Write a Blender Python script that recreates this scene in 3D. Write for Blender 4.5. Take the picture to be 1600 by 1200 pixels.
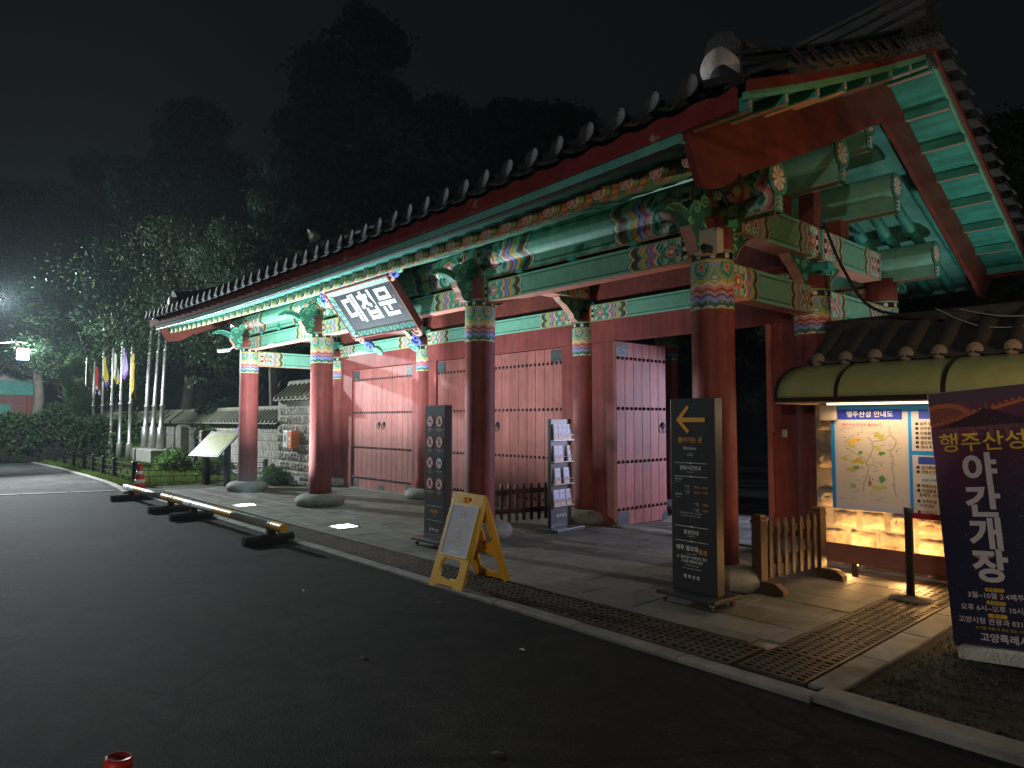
import bpy, bmesh, math, random
import numpy as np
from mathutils import Vector, Matrix
random.seed(7); rng = np.random.default_rng(7)
PI = math.pi; rad = math.radians
for o in list(bpy.data.objects): bpy.data.objects.remove(o)
S = bpy.context.scene
COL = S.collection
# ------------------------------------------------------------------ camera
cd = bpy.data.cameras.new('camera'); cam = bpy.data.objects.new('camera', cd); COL.objects.link(cam)
cd.sensor_width = 36; cd.lens = 36*1076/1600; cd.clip_end = 500; cd.clip_start = .05
_p = math.atan(57/1076); _a = rad(41.7)
_fw = Vector((-math.cos(_a), math.sin(_a), 0)); _r = Vector((_fw.y, -_fw.x, 0)); _up = Vector((0, 0, 1))
_F = _fw*math.cos(_p)+_up*math.sin(_p); _U = _up*math.cos(_p)-_fw*math.sin(_p)
_m = Matrix((_r, _U, -_F)).transposed().to_4x4(); _m.translation = (0, 0, 1.6); cam.matrix_world = _m
S.camera = cam
# ------------------------------------------------------------------ night sky
W = bpy.data.worlds.new('World'); S.world = W; W.use_nodes = True
nt = W.node_tree; bg = nt.nodes['Background']
tc = nt.nodes.new('ShaderNodeTexCoord'); sx = nt.nodes.new('ShaderNodeSeparateXYZ'); rp = nt.nodes.new('ShaderNodeValToRGB')
nt.links.new(tc.outputs['Generated'], sx.inputs[0]); nt.links.new(sx.outputs['Z'], rp.inputs[0]); nt.links.new(rp.outputs[0], bg.inputs[0])
rp.color_ramp.elements[0].color = (.0052, .0062, .0068, 1); rp.color_ramp.elements[1].color = (.0030, .0030, .0033, 1)
rp.color_ramp.elements[1].position = .75
bg.inputs[1].default_value = 1.0
# ------------------------------------------------------------------ exposure
vs = S.view_settings; vs.view_transform = 'Standard'; vs.look = 'None'; vs.exposure = 0; vs.gamma = 1; vs.use_curve_mapping = False
S.render.engine = 'CYCLES'
S.cycles.use_denoising = True; S.cycles.use_adaptive_sampling = True; S.cycles.adaptive_threshold = .02
try: S.cycles.denoiser = 'OPENIMAGEDENOISE'
except Exception: pass
S.cycles.max_bounces = 6; S.cycles.diffuse_bounces = 3; S.cycles.glossy_bounces = 3; S.cycles.transparent_max_bounces = 8
S.cycles.sample_clamp_indirect = 6; S.cycles.caustics_reflective = False; S.cycles.caustics_refractive = False

# =================================================================== helpers
def link(o, parent=None):
    COL.objects.link(o)
    if parent is not None: o.parent = parent
    return o
def tag(o, label=None, cat=None, group=None, kind=None):
    if label: o['label'] = label
    if cat: o['category'] = cat
    if group: o['group'] = group
    if kind: o['kind'] = kind
    return o
def thing(name, label, cat, loc=(0, 0, 0), rz=0, group=None):
    o = bpy.data.objects.new(name, None); o.empty_display_size = .1
    link(o); o.location = loc; o.rotation_euler = (0, 0, rz)
    return tag(o, label, cat, group)
def put(name, me, m, parent=None, loc=(0, 0, 0), rot=(0, 0, 0), smooth=False, scale=None):
    o = bpy.data.objects.new(name, me); link(o, parent); o.location = loc; o.rotation_euler = rot
    if scale: o.scale = scale
    if m is not None and len(me.materials) == 0: me.materials.append(m)
    if smooth:
        me.polygons.foreach_set('use_smooth', [True]*len(me.polygons))
    return o
def dup(o, parent=None, loc=None, rot=None):
    c = o.copy(); COL.objects.link(c); c.parent = parent
    if loc is not None: c.location = loc
    if rot is not None: c.rotation_euler = rot
    for ch in o.children: dup(ch, c)
    return c

class B:
    def __init__(s): s.v = []; s.f = []
    def add(s, vs_, fs):
        n = len(s.v); s.v += [tuple(p) for p in vs_]; s.f += [tuple(i+n for i in f) for f in fs]; return s
    def box(s, x0, x1, y0, y1, z0, z1, M=None):
        p = [(x, y, z) for x in (x0, x1) for y in (y0, y1) for z in (z0, z1)]
        if M is not None: p = [M @ Vector(q) for q in p]
        return s.add(p, [(0, 1, 3, 2), (4, 6, 7, 5), (0, 4, 5, 1), (2, 3, 7, 6), (0, 2, 6, 4), (1, 5, 7, 3)])
    def cbox(s, x0, x1, y0, y1, z0, z1, c=.01, M=None):      # box with chamfered top edge
        p = [(x0, y0, z0), (x1, y0, z0), (x1, y1, z0), (x0, y1, z0), (x0, y0, z1-c), (x1, y0, z1-c), (x1, y1, z1-c), (x0, y1, z1-c),
             (x0+c, y0+c, z1), (x1-c, y0+c, z1), (x1-c, y1-c, z1), (x0+c, y1-c, z1)]
        if M is not None: p = [M @ Vector(q) for q in p]
        f = [(3, 2, 1, 0), (8, 9, 10, 11)]
        for k in range(4):
            j = (k+1) % 4; f += [(k, j, j+4, k+4), (k+4, j+4, j+8, k+8)]
        return s.add(p, f)
    def prism(s, pts, o, eu, ev, en, t):                     # polygon pts in (eu,ev) extruded along en by t, centred
        o, eu, ev, en = map(Vector, (o, eu, ev, en)); n = len(pts)
        a = [o+eu*u+ev*v-en*(t/2) for u, v in pts]; b = [p+en*t for p in a]
        return s.add(a+b, [tuple(range(n))[::-1], tuple(range(n, 2*n))]+[(k, (k+1) % n, (k+1) % n+n, k+n) for k in range(n)])
    def tube(s, path, r, n=8, caps=True):
        path = [Vector(p) for p in path]; N = len(path)
        rr = r if hasattr(r, '__len__') else [r]*N
        rings = []; ref = None
        for i, p in enumerate(path):
            d = (path[min(i+1, N-1)]-path[max(i-1, 0)]).normalized()
            if ref is None:
                ref = Vector((0, 0, 1)) if abs(d.z) < .9 else Vector((1, 0, 0))
            a = (ref-d*ref.dot(d)).normalized(); b = d.cross(a); ref = a
            rings.append([p+(a*math.cos(2*PI*k/n)+b*math.sin(2*PI*k/n))*rr[i] for k in range(n)])
        vv = [q for g in rings for q in g]; f = []
        for i in range(N-1):
            for k in range(n):
                j = (k+1) % n; f.append((i*n+k, i*n+j, (i+1)*n+j, (i+1)*n+k))
        if caps: f += [tuple(range(n))[::-1], tuple(range((N-1)*n, N*n))]
        return s.add(vv, f)
    def lathe(s, prof, c=(0, 0, 0), n=20, M=None):           # prof [(r,z)]
        vv = [Vector((c[0]+r*math.cos(2*PI*k/n), c[1]+r*math.sin(2*PI*k/n), c[2]+z)) for r, z in prof for k in range(n)]
        if M is not None: vv = [M @ q for q in vv]
        f = []
        for i in range(len(prof)-1):
            for k in range(n):
                j = (k+1) % n; f.append((i*n+k, i*n+j, (i+1)*n+j, (i+1)*n+k))
        f += [tuple(range(n))[::-1], tuple(range((len(prof)-1)*n, len(prof)*n))]
        return s.add(vv, f)
    def mesh(s, name='m'):
        me = bpy.data.meshes.new(name); me.from_pydata([tuple(p) for p in s.v], [], s.f); me.update(); return me
    def build(s, name, m, parent=None, loc=(0, 0, 0), rot=(0, 0, 0), smooth=False, bev=0):
        o = put(name, s.mesh(name), m, parent, loc, rot, smooth)
        if bev:
            b = o.modifiers.new('b', 'BEVEL'); b.width = bev; b.segments = 2; b.limit_method = 'ANGLE'
        return o
def grid_mesh(P, C=None, name='grid', closed=False):
    """P (n,m,3) points, C (n,m,3) linear colours"""
    n, m = P.shape[:2]; idx = np.arange(n*m).reshape(n, m)
    if closed: idx = np.concatenate([idx, idx[:1]], 0)
    f = np.stack([idx[:-1, :-1], idx[1:, :-1], idx[1:, 1:], idx[:-1, 1:]], -1).reshape(-1, 4)
    return arr_mesh(P.reshape(-1, 3), f, None if C is None else C.reshape(-1, 3), name)
def arr_mesh(V, Fq, C=None, name='m'):
    me = bpy.data.meshes.new(name); k = Fq.shape[1]
    me.vertices.add(len(V)); me.vertices.foreach_set('co', np.asarray(V, np.float32).ravel())
    me.loops.add(Fq.size); me.loops.foreach_set('vertex_index', Fq.astype(np.int32).ravel())
    me.polygons.add(len(Fq)); me.polygons.foreach_set('loop_start', np.arange(0, Fq.size, k, dtype=np.int32))
    me.update(calc_edges=True)
    if C is not None:
        a = me.attributes.new('Col', 'FLOAT_COLOR', 'POINT')
        c4 = np.ones((len(V), 4), np.float32); c4[:, :3] = C; a.data.foreach_set('color', c4.ravel())
    return me

# =================================================================== materials
def mat(name, col=(.5, .5, .5), rough=.6, var=.12, scale=5, bump=.08, bscale=60, metal=0, attr=False, rnd=0, emit=None, spec=.4, wear=None, wscale=3, wth=.62, alpha=None, trans=0, world=False, streak=None):
    m = bpy.data.materials.new(name); m.use_nodes = True; t = m.node_tree; N = t.nodes; L = t.links; b = N['Principled BSDF']
    if emit:
        b.inputs['Base Color'].default_value = (*emit[0], 1); b.inputs['Emission Color'].default_value = (*emit[0], 1); b.inputs['Emission Strength'].default_value = emit[1]; return m
    tcn = N.new('ShaderNodeTexCoord')
    if world:
        gp = N.new('ShaderNodeNewGeometry'); OC = gp.outputs['Position']
    else: OC = tcn.outputs['Object']
    nz = N.new('ShaderNodeTexNoise'); nz.inputs['Scale'].default_value = scale; nz.inputs['Detail'].default_value = 6; nz.inputs['Roughness'].default_value = .65
    L.new(OC, nz.inputs['Vector'])
    mr = N.new('ShaderNodeMapRange'); mr.inputs[1].default_value = .3; mr.inputs[2].default_value = .7; mr.inputs[3].default_value = 1-var*1.4; mr.inputs[4].default_value = 1+var
    L.new(nz.outputs['Fac'], mr.inputs[0])
    fac = mr.outputs[0]
    if rnd:
        oi = N.new('ShaderNodeObjectInfo'); m2 = N.new('ShaderNodeMapRange'); m2.inputs[3].default_value = 1-rnd; m2.inputs[4].default_value = 1+rnd
        L.new(oi.outputs['Random'], m2.inputs[0]); mu = N.new('ShaderNodeMath'); mu.operation = 'MULTIPLY'; L.new(fac, mu.inputs[0]); L.new(m2.outputs[0], mu.inputs[1]); fac = mu.outputs[0]
    vm = N.new('ShaderNodeVectorMath'); vm.operation = 'SCALE'; L.new(fac, vm.inputs['Scale'])
    if attr:
        at = N.new('ShaderNodeAttribute'); at.attribute_name = 'Col'; L.new(at.outputs['Color'], vm.inputs[0])
    else: vm.inputs[0].default_value = col
    out = vm.outputs[0]
    if streak:
        mp = N.new('ShaderNodeMapping'); mp.inputs['Scale'].default_value = streak; L.new(OC, mp.inputs['Vector'])
        ns_ = N.new('ShaderNodeTexNoise'); ns_.inputs['Scale'].default_value = 1; ns_.inputs['Detail'].default_value = 5; L.new(mp.outputs[0], ns_.inputs['Vector'])
        rs = N.new('ShaderNodeMapRange'); rs.inputs[1].default_value = .38; rs.inputs[2].default_value = .62; rs.inputs[3].default_value = .80; rs.inputs[4].default_value = 1.10; L.new(ns_.outputs['Fac'], rs.inputs[0])
        vs_ = N.new('ShaderNodeVectorMath'); vs_.operation = 'SCALE'; L.new(out, vs_.inputs[0]); L.new(rs.outputs[0], vs_.inputs['Scale']); out = vs_.outputs[0]
    if wear:
        nw = N.new('ShaderNodeTexNoise'); nw.inputs['Scale'].default_value = wscale; nw.inputs['Detail'].default_value = 8; nw.inputs['Roughness'].default_value = .7
        L.new(OC, nw.inputs['Vector'])
        rw = N.new('ShaderNodeMapRange'); rw.inputs[1].default_value = wth; rw.inputs[2].default_value = wth+.08; L.new(nw.outputs['Fac'], rw.inputs[0])
        mx = N.new('ShaderNodeMix'); mx.data_type = 'RGBA'; L.new(rw.outputs[0], mx.inputs[0]); L.new(out, mx.inputs[6]); mx.inputs[7].default_value = (*wear, 1); out = mx.outputs[2]
    L.new(out, b.inputs['Base Color'])
    b.inputs['Roughness'].default_value = rough; b.inputs['Metallic'].default_value = metal; b.inputs['Specular IOR Level'].default_value = spec
    if trans: b.inputs['Transmission Weight'].default_value = trans
    if bump:
        n2 = N.new('ShaderNodeTexNoise'); n2.inputs['Scale'].default_value = bscale; n2.inputs['Detail'].default_value = 4; L.new(OC, n2.inputs['Vector'])
        bp = N.new('ShaderNodeBump'); bp.inputs['Strength'].default_value = min(1, bump*4); bp.inputs['Distance'].default_value = .01; L.new(n2.outputs['Fac'], bp.inputs['Height']); L.new(bp.outputs[0], b.inputs['Normal'])
    return m
M = {}
M['red'] = mat('red_ochre_paint', (.225, .052, .047), .58, .2, 3, .07, 45, spec=.25, wear=(.26, .13, .12), wscale=4, wth=.69, streak=(22, 22, .9))
M['redwood'] = mat('red_board_paint', (.16, .034, .025), .5, .25, 2.5, .06, 30, wear=(.26, .10, .07), wscale=5, wth=.67, streak=(14, 1.5, 14))
M['door'] = mat('faded_red_door_paint', (.34, .112, .098), .6, .16, 4, .08, 25, rnd=.12, streak=(30, 30, 1.1), wear=(.42, .24, .22), wscale=6, wth=.70)
M['paint'] = mat('dancheong_paint', rough=.5, var=.14, scale=9, bump=.05, attr=True)
M['print'] = mat('printed_sheet', rough=.45, var=.03, scale=4, bump=0, attr=True)
M['green'] = mat('green_paint', (.045, .30, .235), .55, .22, 4, .05, wear=(.13, .30, .25), wscale=5, wth=.66, streak=(2, 12, 12))
M['greenlt'] = mat('pale_teal_paint', (.10, .30, .25), .92, .2, 5, .05, spec=.08, wear=(.18, .33, .29), wscale=7, wth=.62)
M['mint'] = mat('mint_line_paint', (.13, .40, .26), .45, .12, 8, .04)
M['pinkline'] = mat('salmon_edge_paint', (.50, .26, .20), .5, .15, 6, .05)
M['black'] = mat('black_iron', (.018, .018, .020), .45, .2, 8, .1)
M['tile'] = mat('grey_roof_tile', (.036, .036, .038), .85, .35, 4, .15, 30, rnd=.25)
M['tileold'] = mat('weathered_roof_tile', (.095, .098, .055), .7, .35, 5, .15, 30, rnd=.25)
M['tileend'] = mat('mortared_tile_end', (.24, .19, .16), .85, .3, 8, .2, 30)
M['plaster'] = mat('white_lime_plaster', (.45, .41, .38), .8, .25, 6, .25, 25)
M['stone'] = mat('granite_plinth', (.22, .22, .20), .75, .25, 5, .07, 55, wear=(.12, .12, .11), wscale=2.5, wth=.6)
M['slab'] = mat('paving_slab_granite', (.135, .128, .113), .72, .3, 2.2, .06, 70, rnd=.13, wear=(.080, .075, .066), wscale=1.1, wth=.56, world=True)
M['kerb'] = mat('kerb_granite', (.19, .185, .17), .75, .3, 4, .06, 50, rnd=.12, world=True)
M['ruststeel'] = mat('cast_iron_grate', (.060, .048, .040), .6, .35, 6, .15, 60, metal=.35, rnd=.15)
M['wood'] = mat('dark_stained_wood', (.085, .045, .024), .55, .3, 6, .12, 40, rnd=.15)
M['wallstone'] = mat('rough_wall_stone', (.36, .30, .22), .85, .35, 6, .2, 30, rnd=.22, world=True)
M['mortar'] = mat('wall_mortar', (.27, .245, .20), .9, .25, 5, .12, 35, world=True)
M['brickstone'] = mat('pale_wall_brick', (.33, .31, .255), .85, .35, 6, .15, 30, rnd=.25, world=True)
M['char'] = mat('charcoal_powder_coat', (.030, .030, .033), .38, .12, 3, .03, 90)
M['grey'] = mat('grey_powder_coat', (.10, .105, .125), .38, .1, 3, .03, 90)
M['white'] = mat('white_ink', (.78, .78, .78), .5, .02, 3, 0)
M['orange'] = mat('orange_ink', (.80, .34, .03), .5, .02, 3, 0)
M['yellowink'] = mat('yellow_ink', (.95, .55, .05), .5, .02, 3, 0)
M['pinkink'] = mat('pale_pink_ink', (.80, .68, .68), .5, .02, 3, 0)
M['blackink'] = mat('black_ink', (.02, .02, .03), .5, .02, 3, 0)
M['redink'] = mat('red_ring_ink', (.62, .06, .08), .5, .02, 3, 0)
M['yellow'] = mat('yellow_plastic', (.86, .50, .05), .38, .08, 5, .04, 60, wear=(.62, .34, .03), wscale=9, wth=.66)
M['steel'] = mat('scuffed_steel', (.50, .50, .48), .4, .15, 8, .03, 40, metal=.35)
M['galv'] = mat('galvanised_pole', (.50, .48, .43), .42, .2, 6, .05, 40, metal=.6)
M['gold'] = mat('yellow_reflective_band', (.75, .43, .05), .4, .12, 8, .03)
M['rubber'] = mat('black_rubber', (.022, .024, .026), .7, .2, 8, .1)
M['conered'] = mat('cone_red_plastic', (.62, .035, .03), .45, .1, 6, .03)
M['canopy'] = mat('green_polycarbonate', (.34, .39, .18), .3, .14, 5, .03, 120, spec=.6)
M['bronze'] = mat('dark_bronze_frame', (.045, .030, .024), .4, .15, 6, .04, 60, metal=.4)
M['trough'] = mat('brown_painted_trough', (.16, .055, .035), .5, .18, 4, .05)
M['beige'] = mat('beige_metal_box', (.50, .42, .33), .5, .1, 6, .03)
M['bark'] = mat('tree_bark', (.10, .085, .065), .9, .3, 3, .4, 14)
M['soil'] = mat('dark_planting_soil', (.028, .024, .018), .95, .5, 7, .5, 60)
M['belt'] = mat('red_belt_webbing', (.55, .02, .04), .7, .05, 6, .05)
M['aedor'] = mat('orange_cabinet', (.70, .20, .06), .45, .06, 5, .02)
M['aedwh'] = mat('white_cabinet', (.72, .74, .74), .4, .05, 5, .02)
M['concrete'] = mat('pale_concrete', (.42, .40, .34), .85, .2, 3, .2, 40)
M['panelgreen'] = mat('info_panel_print', (.38, .43, .10), .35, .25, 6, .02)
M['cable'] = mat('pale_cable_sheath', (.35, .34, .32), .5, .1, 6, .02)
M['blue'] = mat('blue_sign_print', (.10, .12, .42), .5, .05, 4, 0)
def leafmat(name, c, var=.5, tr=.25):
    m = bpy.data.materials.new(name); m.use_nodes = True; t = m.node_tree; N = t.nodes; L = t.links; b = N['Principled BSDF']
    at = N.new('ShaderNodeAttribute'); at.attribute_name = 'Col'; L.new(at.outputs['Color'], b.inputs['Base Color']); b.inputs['Roughness'].default_value = .7; b.inputs['Specular IOR Level'].default_value = .18
    tl = N.new('ShaderNodeBsdfTranslucent'); L.new(at.outputs['Color'], tl.inputs[0]); mx = N.new('ShaderNodeMixShader'); mx.inputs[0].default_value = tr
    L.new(b.outputs[0], mx.inputs[1]); L.new(tl.outputs[0], mx.inputs[2]); L.new(mx.outputs[0], N['Material Output'].inputs[0])
    return m
M['leaf'] = leafmat('foliage', None)
def asphalt(name, base, scale):
    m = mat(name, base, .85, .45, 5, .35, 90, spec=.14)
    t = m.node_tree; N = t.nodes; L = t.links; b = N['Principled BSDF']
    src = b.inputs['Base Color'].links[0].from_socket
    tcn = N.new('ShaderNodeTexCoord'); v = N.new('ShaderNodeTexVoronoi'); v.inputs['Scale'].default_value = 75; L.new(tcn.outputs['Object'], v.inputs['Vector'])
    mr = N.new('ShaderNodeMapRange'); mr.inputs[1].default_value = .72; mr.inputs[2].default_value = 1; mr.inputs[3].default_value = .75; mr.inputs[4].default_value = 2.4
    L.new(v.outputs['Color'], mr.inputs[0]); vm = N.new('ShaderNodeVectorMath'); vm.operation = 'SCALE'; L.new(src, vm.inputs[0]); L.new(mr.outputs[0], vm.inputs['Scale'])
    n3 = N.new('ShaderNodeTexNoise'); n3.inputs['Scale'].default_value = scale; n3.inputs['Detail'].default_value = 7; L.new(tcn.outputs['Object'], n3.inputs['Vector'])
    m3 = N.new('ShaderNodeMapRange'); m3.inputs[1].default_value = .35; m3.inputs[2].default_value = .65; m3.inputs[3].default_value = .72; m3.inputs[4].default_value = 1.25; L.new(n3.outputs['Fac'], m3.inputs[0])
    v2 = N.new('ShaderNodeVectorMath'); v2.operation = 'SCALE'; L.new(vm.outputs[0], v2.inputs[0]); L.new(m3.outputs[0], v2.inputs['Scale']); L.new(v2.outputs[0], b.inputs['Base Color'])
    v3 = N.new('ShaderNodeTexVoronoi'); v3.feature = 'DISTANCE_TO_EDGE'; v3.inputs['Scale'].default_value = .42
    nd = N.new('ShaderNodeTexNoise'); nd.inputs['Scale'].default_value = 2.2; nd.inputs['Detail'].default_value = 6; L.new(tcn.outputs['Object'], nd.inputs['Vector'])
    ad = N.new('ShaderNodeVectorMath'); ad.operation = 'MULTIPLY_ADD'; ad.inputs[1].default_value = (.5, .5, .5); L.new(nd.outputs['Color'], ad.inputs[0]); L.new(tcn.outputs['Object'], ad.inputs[2]); L.new(ad.outputs[0], v3.inputs['Vector'])
    c3 = N.new('ShaderNodeMapRange'); c3.inputs[1].default_value = .002; c3.inputs[2].default_value = .012; c3.inputs[3].default_value = .25; c3.inputs[4].default_value = 1; L.new(v3.outputs['Distance'], c3.inputs[0])
    np_ = N.new('ShaderNodeTexNoise'); np_.inputs['Scale'].default_value = .8; np_.inputs['Detail'].default_value = 8; np_.inputs['Roughness'].default_value = .7; L.new(tcn.outputs['Object'], np_.inputs['Vector'])
    c4 = N.new('ShaderNodeMapRange'); c4.inputs[1].default_value = .36; c4.inputs[2].default_value = .66; c4.inputs[3].default_value = .42; c4.inputs[4].default_value = 1.55; L.new(np_.outputs['Fac'], c4.inputs[0])
    mu3 = N.new('ShaderNodeMath'); mu3.operation = 'MULTIPLY'; L.new(c3.outputs[0], mu3.inputs[0]); L.new(c4.outputs[0], mu3.inputs[1])
    v4 = N.new('ShaderNodeVectorMath'); v4.operation = 'SCALE'; L.new(v2.outputs[0], v4.inputs[0]); L.new(mu3.outputs[0], v4.inputs['Scale']); L.new(v4.outputs[0], b.inputs['Base Color'])
    return m
M['asphalt'] = asphalt('asphalt', (.017, .0165, .016), .35)
M['plaza'] = asphalt('plaza_blocks_asphalt', (.070, .068, .063), .5)
M['grassbase'] = mat('grass_earth', (.050, .060, .022), .9, .4, 4, .4, 40)
M['hill'] = mat('hill_undergrowth', (.018, .022, .013), .95, .4, .6, .4, 4)

# palette for painted woodwork (linear)
cW = (.70, .66, .58); cK = (.012, .012, .015); cGD = (.030, .15, .105); cG = (.17, .39, .28); cMI = (.19, .47, .35); cRD = (.34, .035, .028)
cPK = (.60, .27, .22); cBL = (.045, .08, .38); cLI = (.30, .32, .60); cOR = (.66, .26, .03); cYE = (.58, .44, .08); cOL = (.27, .29, .10); cBR = (.15, .045, .028); cRED = (.225, .052, .047)
def setc(C, mask, c): C[mask] = c
def flower(C, mask, du, dv, R):
    r = np.hypot(du, dv); th = np.arctan2(dv, du)
    pet = r < R*(.55+.45*np.abs(np.cos(3*th)))
    setc(C, mask & pet, cW); setc(C, mask & (r < R*.3), cPK)
def dancheong(u, v, L, h, field=cG, ends=(True, True)):
    C = np.empty(u.shape+(3,)); C[:] = field
    d = np.full(u.shape, 99.)
    if ends[0]: d = np.minimum(d, u)
    if ends[1]: d = np.minimum(d, L-u)
    KX = min(1.45, .66*L/(4.4*h)) if L > .9 else 1.0; e = d/(h*KX)
    setc(C, (v < .10) | (v > .90), cMI); setc(C, (np.abs(v-.13) < .022) | (np.abs(v-.87) < .022), cK)
    s = e-.17*np.abs(np.sin(2*PI*v))
    steps = [(.05, cW), (.10, cPK), (.05, cRD), (.10, cLI), (.05, cBL), (.10, cYE), (.06, cOR), (.10, cMI), (.06, cGD), (.10, cBR), (.05, cK), (.07, cOL), (.04, cW), (.03, cK)]
    p = 1.05+sum(w for w, _ in steps)
    for w, c in reversed(steps):
        setc(C, s < p, c); p -= w
    setc(C, s < 1.05, cGD)
    q = (s < 1.05) & (e > .40)
    de = (e-.72)*KX; dv = v-.5; r = np.hypot(de, dv); th = np.arctan2(dv, de)
    setc(C, q & (np.sin(34*r+6*np.sin(3*th)) > .35), cMI)
    for cy in (.16, .84):
        for ce in (.52, .92):
            r2 = np.hypot((e-ce)*KX, v-cy); t2 = np.arctan2(v-cy, (e-ce)*KX)
            m2 = q & (r2 < .13); setc(C, m2, cG); setc(C, m2 & (np.sin(60*r2+t2) > .3), cW)
    pet = r < .20+.08*np.abs(np.cos(4*th)); setc(C, q & pet, cPK); setc(C, q & pet & (np.sin(46*r+2) > .55), cRD); setc(C, q & (r < .07), cW)
    setc(C, q & (np.hypot(de-.20, dv) < .07), cYE); setc(C, q & (np.hypot(de+.2, dv) < .05), cBL)
    setc(C, (e < .43), cOL)
    k = (e < .40) & (e > .24); setc(C, k, cK)
    vv = (v*3) % 1-.5; flower(C, k, (e-.32)*KX, vv/3, .10)
    setc(C, e < .24, cYE); setc(C, e < .215, cRD); setc(C, e < .16, cPK); setc(C, e < .11, cGD); setc(C, e < .09, cG)
    setc(C, ((v < .05) | (v > .95)) & (s < p+.9), cOL)
    return C
def capband(th, t):
    C = np.empty(th.shape+(3,)); C[:] = cRED
    k = 5; ph = (th*k/(2*PI)) % 1-.5; a = np.abs(ph)*2
    sc = .055*np.abs(np.sin(th*k))
    w = t-(.57-sc)
    st = [(.045, cYE), (.03, cW), (.065, cPK), (.035, cRD), (.06, cPK), (.035, cBL), (.075, cLI), (.085, cGD), (.022, cW), (.03, cYE)]
    p = sum(x for x, _ in st)
    for x, c in reversed(st): setc(C, w < p, c); p -= x
    dots = np.hypot(((th*k*2/(2*PI)) % 1-.5)*.13, (w-.385)*.57); setc(C, (dots < .008) & (w < .43) & (w > .345), cW)
    setc(C, (w < 0), cGD)
    f = (w < 0) & (t > .2)
    r1 = np.hypot(ph*.257, (t-.30)*.57*.85); t1 = np.arctan2(t-.30, ph*.45)
    setc(C, f & (r1 > .10), cG); setc(C, f & (np.abs(r1-.105) < .007), cYE); setc(C, f & (r1 < .098), cGD); setc(C, f & (np.abs(r1-.085) < .008), cMI)
    setc(C, f & (r1 < .07) & (np.sin(170*r1+2*np.sin(4*t1)) > .1), cMI); setc(C, f & (r1 < .035), cPK); setc(C, f & (r1 < .014), cRD)
    setc(C, f & (a > .80) & (t < .30), cLI); 
    setc(C, f & (a > .86) & (t > .46) & (np.sin(95*t) > 0), cW)
    setc(C, t < .205, cYE); setc(C, t < .185, cOL); setc(C, t < .165, cK)
    kk = (t < .165) & (t > .03); pf = ((th*9/(2*PI)) % 1-.5)*.143; flower(C, kk, pf, (t-.1)*.57, .030)
    setc(C, t < .035, cMI); setc(C, t < .02, cOL)
    return C

# =================================================================== lettering
FONTCACHE = {}
def text(body, size, parent, m, x, z, y=-.002, align='CENTER', bold=0., rot=(PI/2, 0, 0), name='lettering', sx=1.0):
    key = (body, round(size, 4), align, bold)
    if key not in FONTCACHE:
        c = bpy.data.curves.new('t', 'FONT'); c.body = body; c.size = size; c.align_x = align; c.align_y = 'CENTER'; c.offset = bold*size; c.resolution_u = 3
        o = bpy.data.objects.new('t', c)
        me = bpy.data.meshes.new_from_object(o); bpy.data.objects.remove(o); bpy.data.curves.remove(c); FONTCACHE[key] = me
        me.materials.clear()
    me = FONTCACHE[key]
    if len(me.materials) and me.materials[0] != m: me = me.copy(); me.materials.clear()
    o = put(name, me, m, parent, (x, y, z), rot)
    if sx != 1: o.scale = (sx, 1, 1)
    return o
def flat(pts, parent, m, y=-.002, name='printed_mark'):      # flat printed polygon in the x,z plane
    me = bpy.data.meshes.new(name); me.from_pydata([(x, y, z) for x, z in pts], [], [tuple(range(len(pts)))]); me.update()
    return put(name, me, m, parent)
def ring(cx, cz, r0, r1, n=28):
    b = B(); 
    for k in range(n):
        a0 = 2*PI*k/n; a1 = 2*PI*(k+1)/n
        b.add([(cx+r0*math.cos(a0), 0, cz+r0*math.sin(a0)), (cx+r1*math.cos(a0), 0, cz+r1*math.sin(a0)), (cx+r1*math.cos(a1), 0, cz+r1*math.sin(a1)), (cx+r0*math.cos(a1), 0, cz+r0*math.sin(a1))], [(0, 1, 2, 3)])
    return b
def circ(cx, cz, r, n=24): return [(cx+r*math.cos(2*PI*k/n), cz+r*math.sin(2*PI*k/n)) for k in range(n)]

# =================================================================== the setting
def sheet(name, pts, z, m, kind='structure'):
    me = bpy.data.meshes.new(name); me.from_pydata([(x, y, z) for x, y in pts], [], [tuple(range(len(pts)))]); me.update()
    return tag(put(name, me, m), kind=kind)
sheet('road', [(-260, -200), (200, -200), (200, 260), (-260, 260)], 0, M['asphalt'])
sheet('plaza', [(-18.62, -9), (-18.45, 1.6), (-17.85, 3.7), (-20, 3.98), (-26, 4.0), (-31.5, 3.8), (-31.7, -9)], .004, M['plaza'])
# pale stone line across the road
stl = tag(bpy.data.objects.new('stone_line', None), kind='structure'); link(stl)
a, b_ = Vector((-18.5, 1.2, 0)), Vector((-17.75, 3.75, 0)); a0 = Vector((-18.72, -6, 0))
for k, (p, q) in enumerate([(a0, a), (a, b_)]):
    n = 6 if k == 0 else 3
    for j in range(n):
        c0 = p.lerp(q, j/n); c1 = p.lerp(q, (j+1)/n-.008); d = (c1-c0); an = math.atan2(d.y, d.x)
        B().cbox(0, d.length, -.075, .075, 0, .014, .006).build('stone', M['kerb'], stl, c0, (0, 0, an))
# planting ground behind the iron fence, and its grass
sheet('garden_ground', [(-16.9, 3.95), (-17.2, 4.05), (-18.6, 4.2), (-22, 4.12), (-27, 4.12), (-31.5, 3.9), (-45, 5), (-45, 8.2), (-17.6, 8.2), (-16.9, 5.6)], .010, M['grassbase'])
sheet('planting_bed', [(-1.76, 4.12), (9, 4.12), (9, 7.2), (-1.76, 7.2)], .012, M['soil'])
sheet('back_yard', [(-30, 8.4), (12, 8.4), (12, 22), (-30, 22)], .006, M['plaza'])
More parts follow.
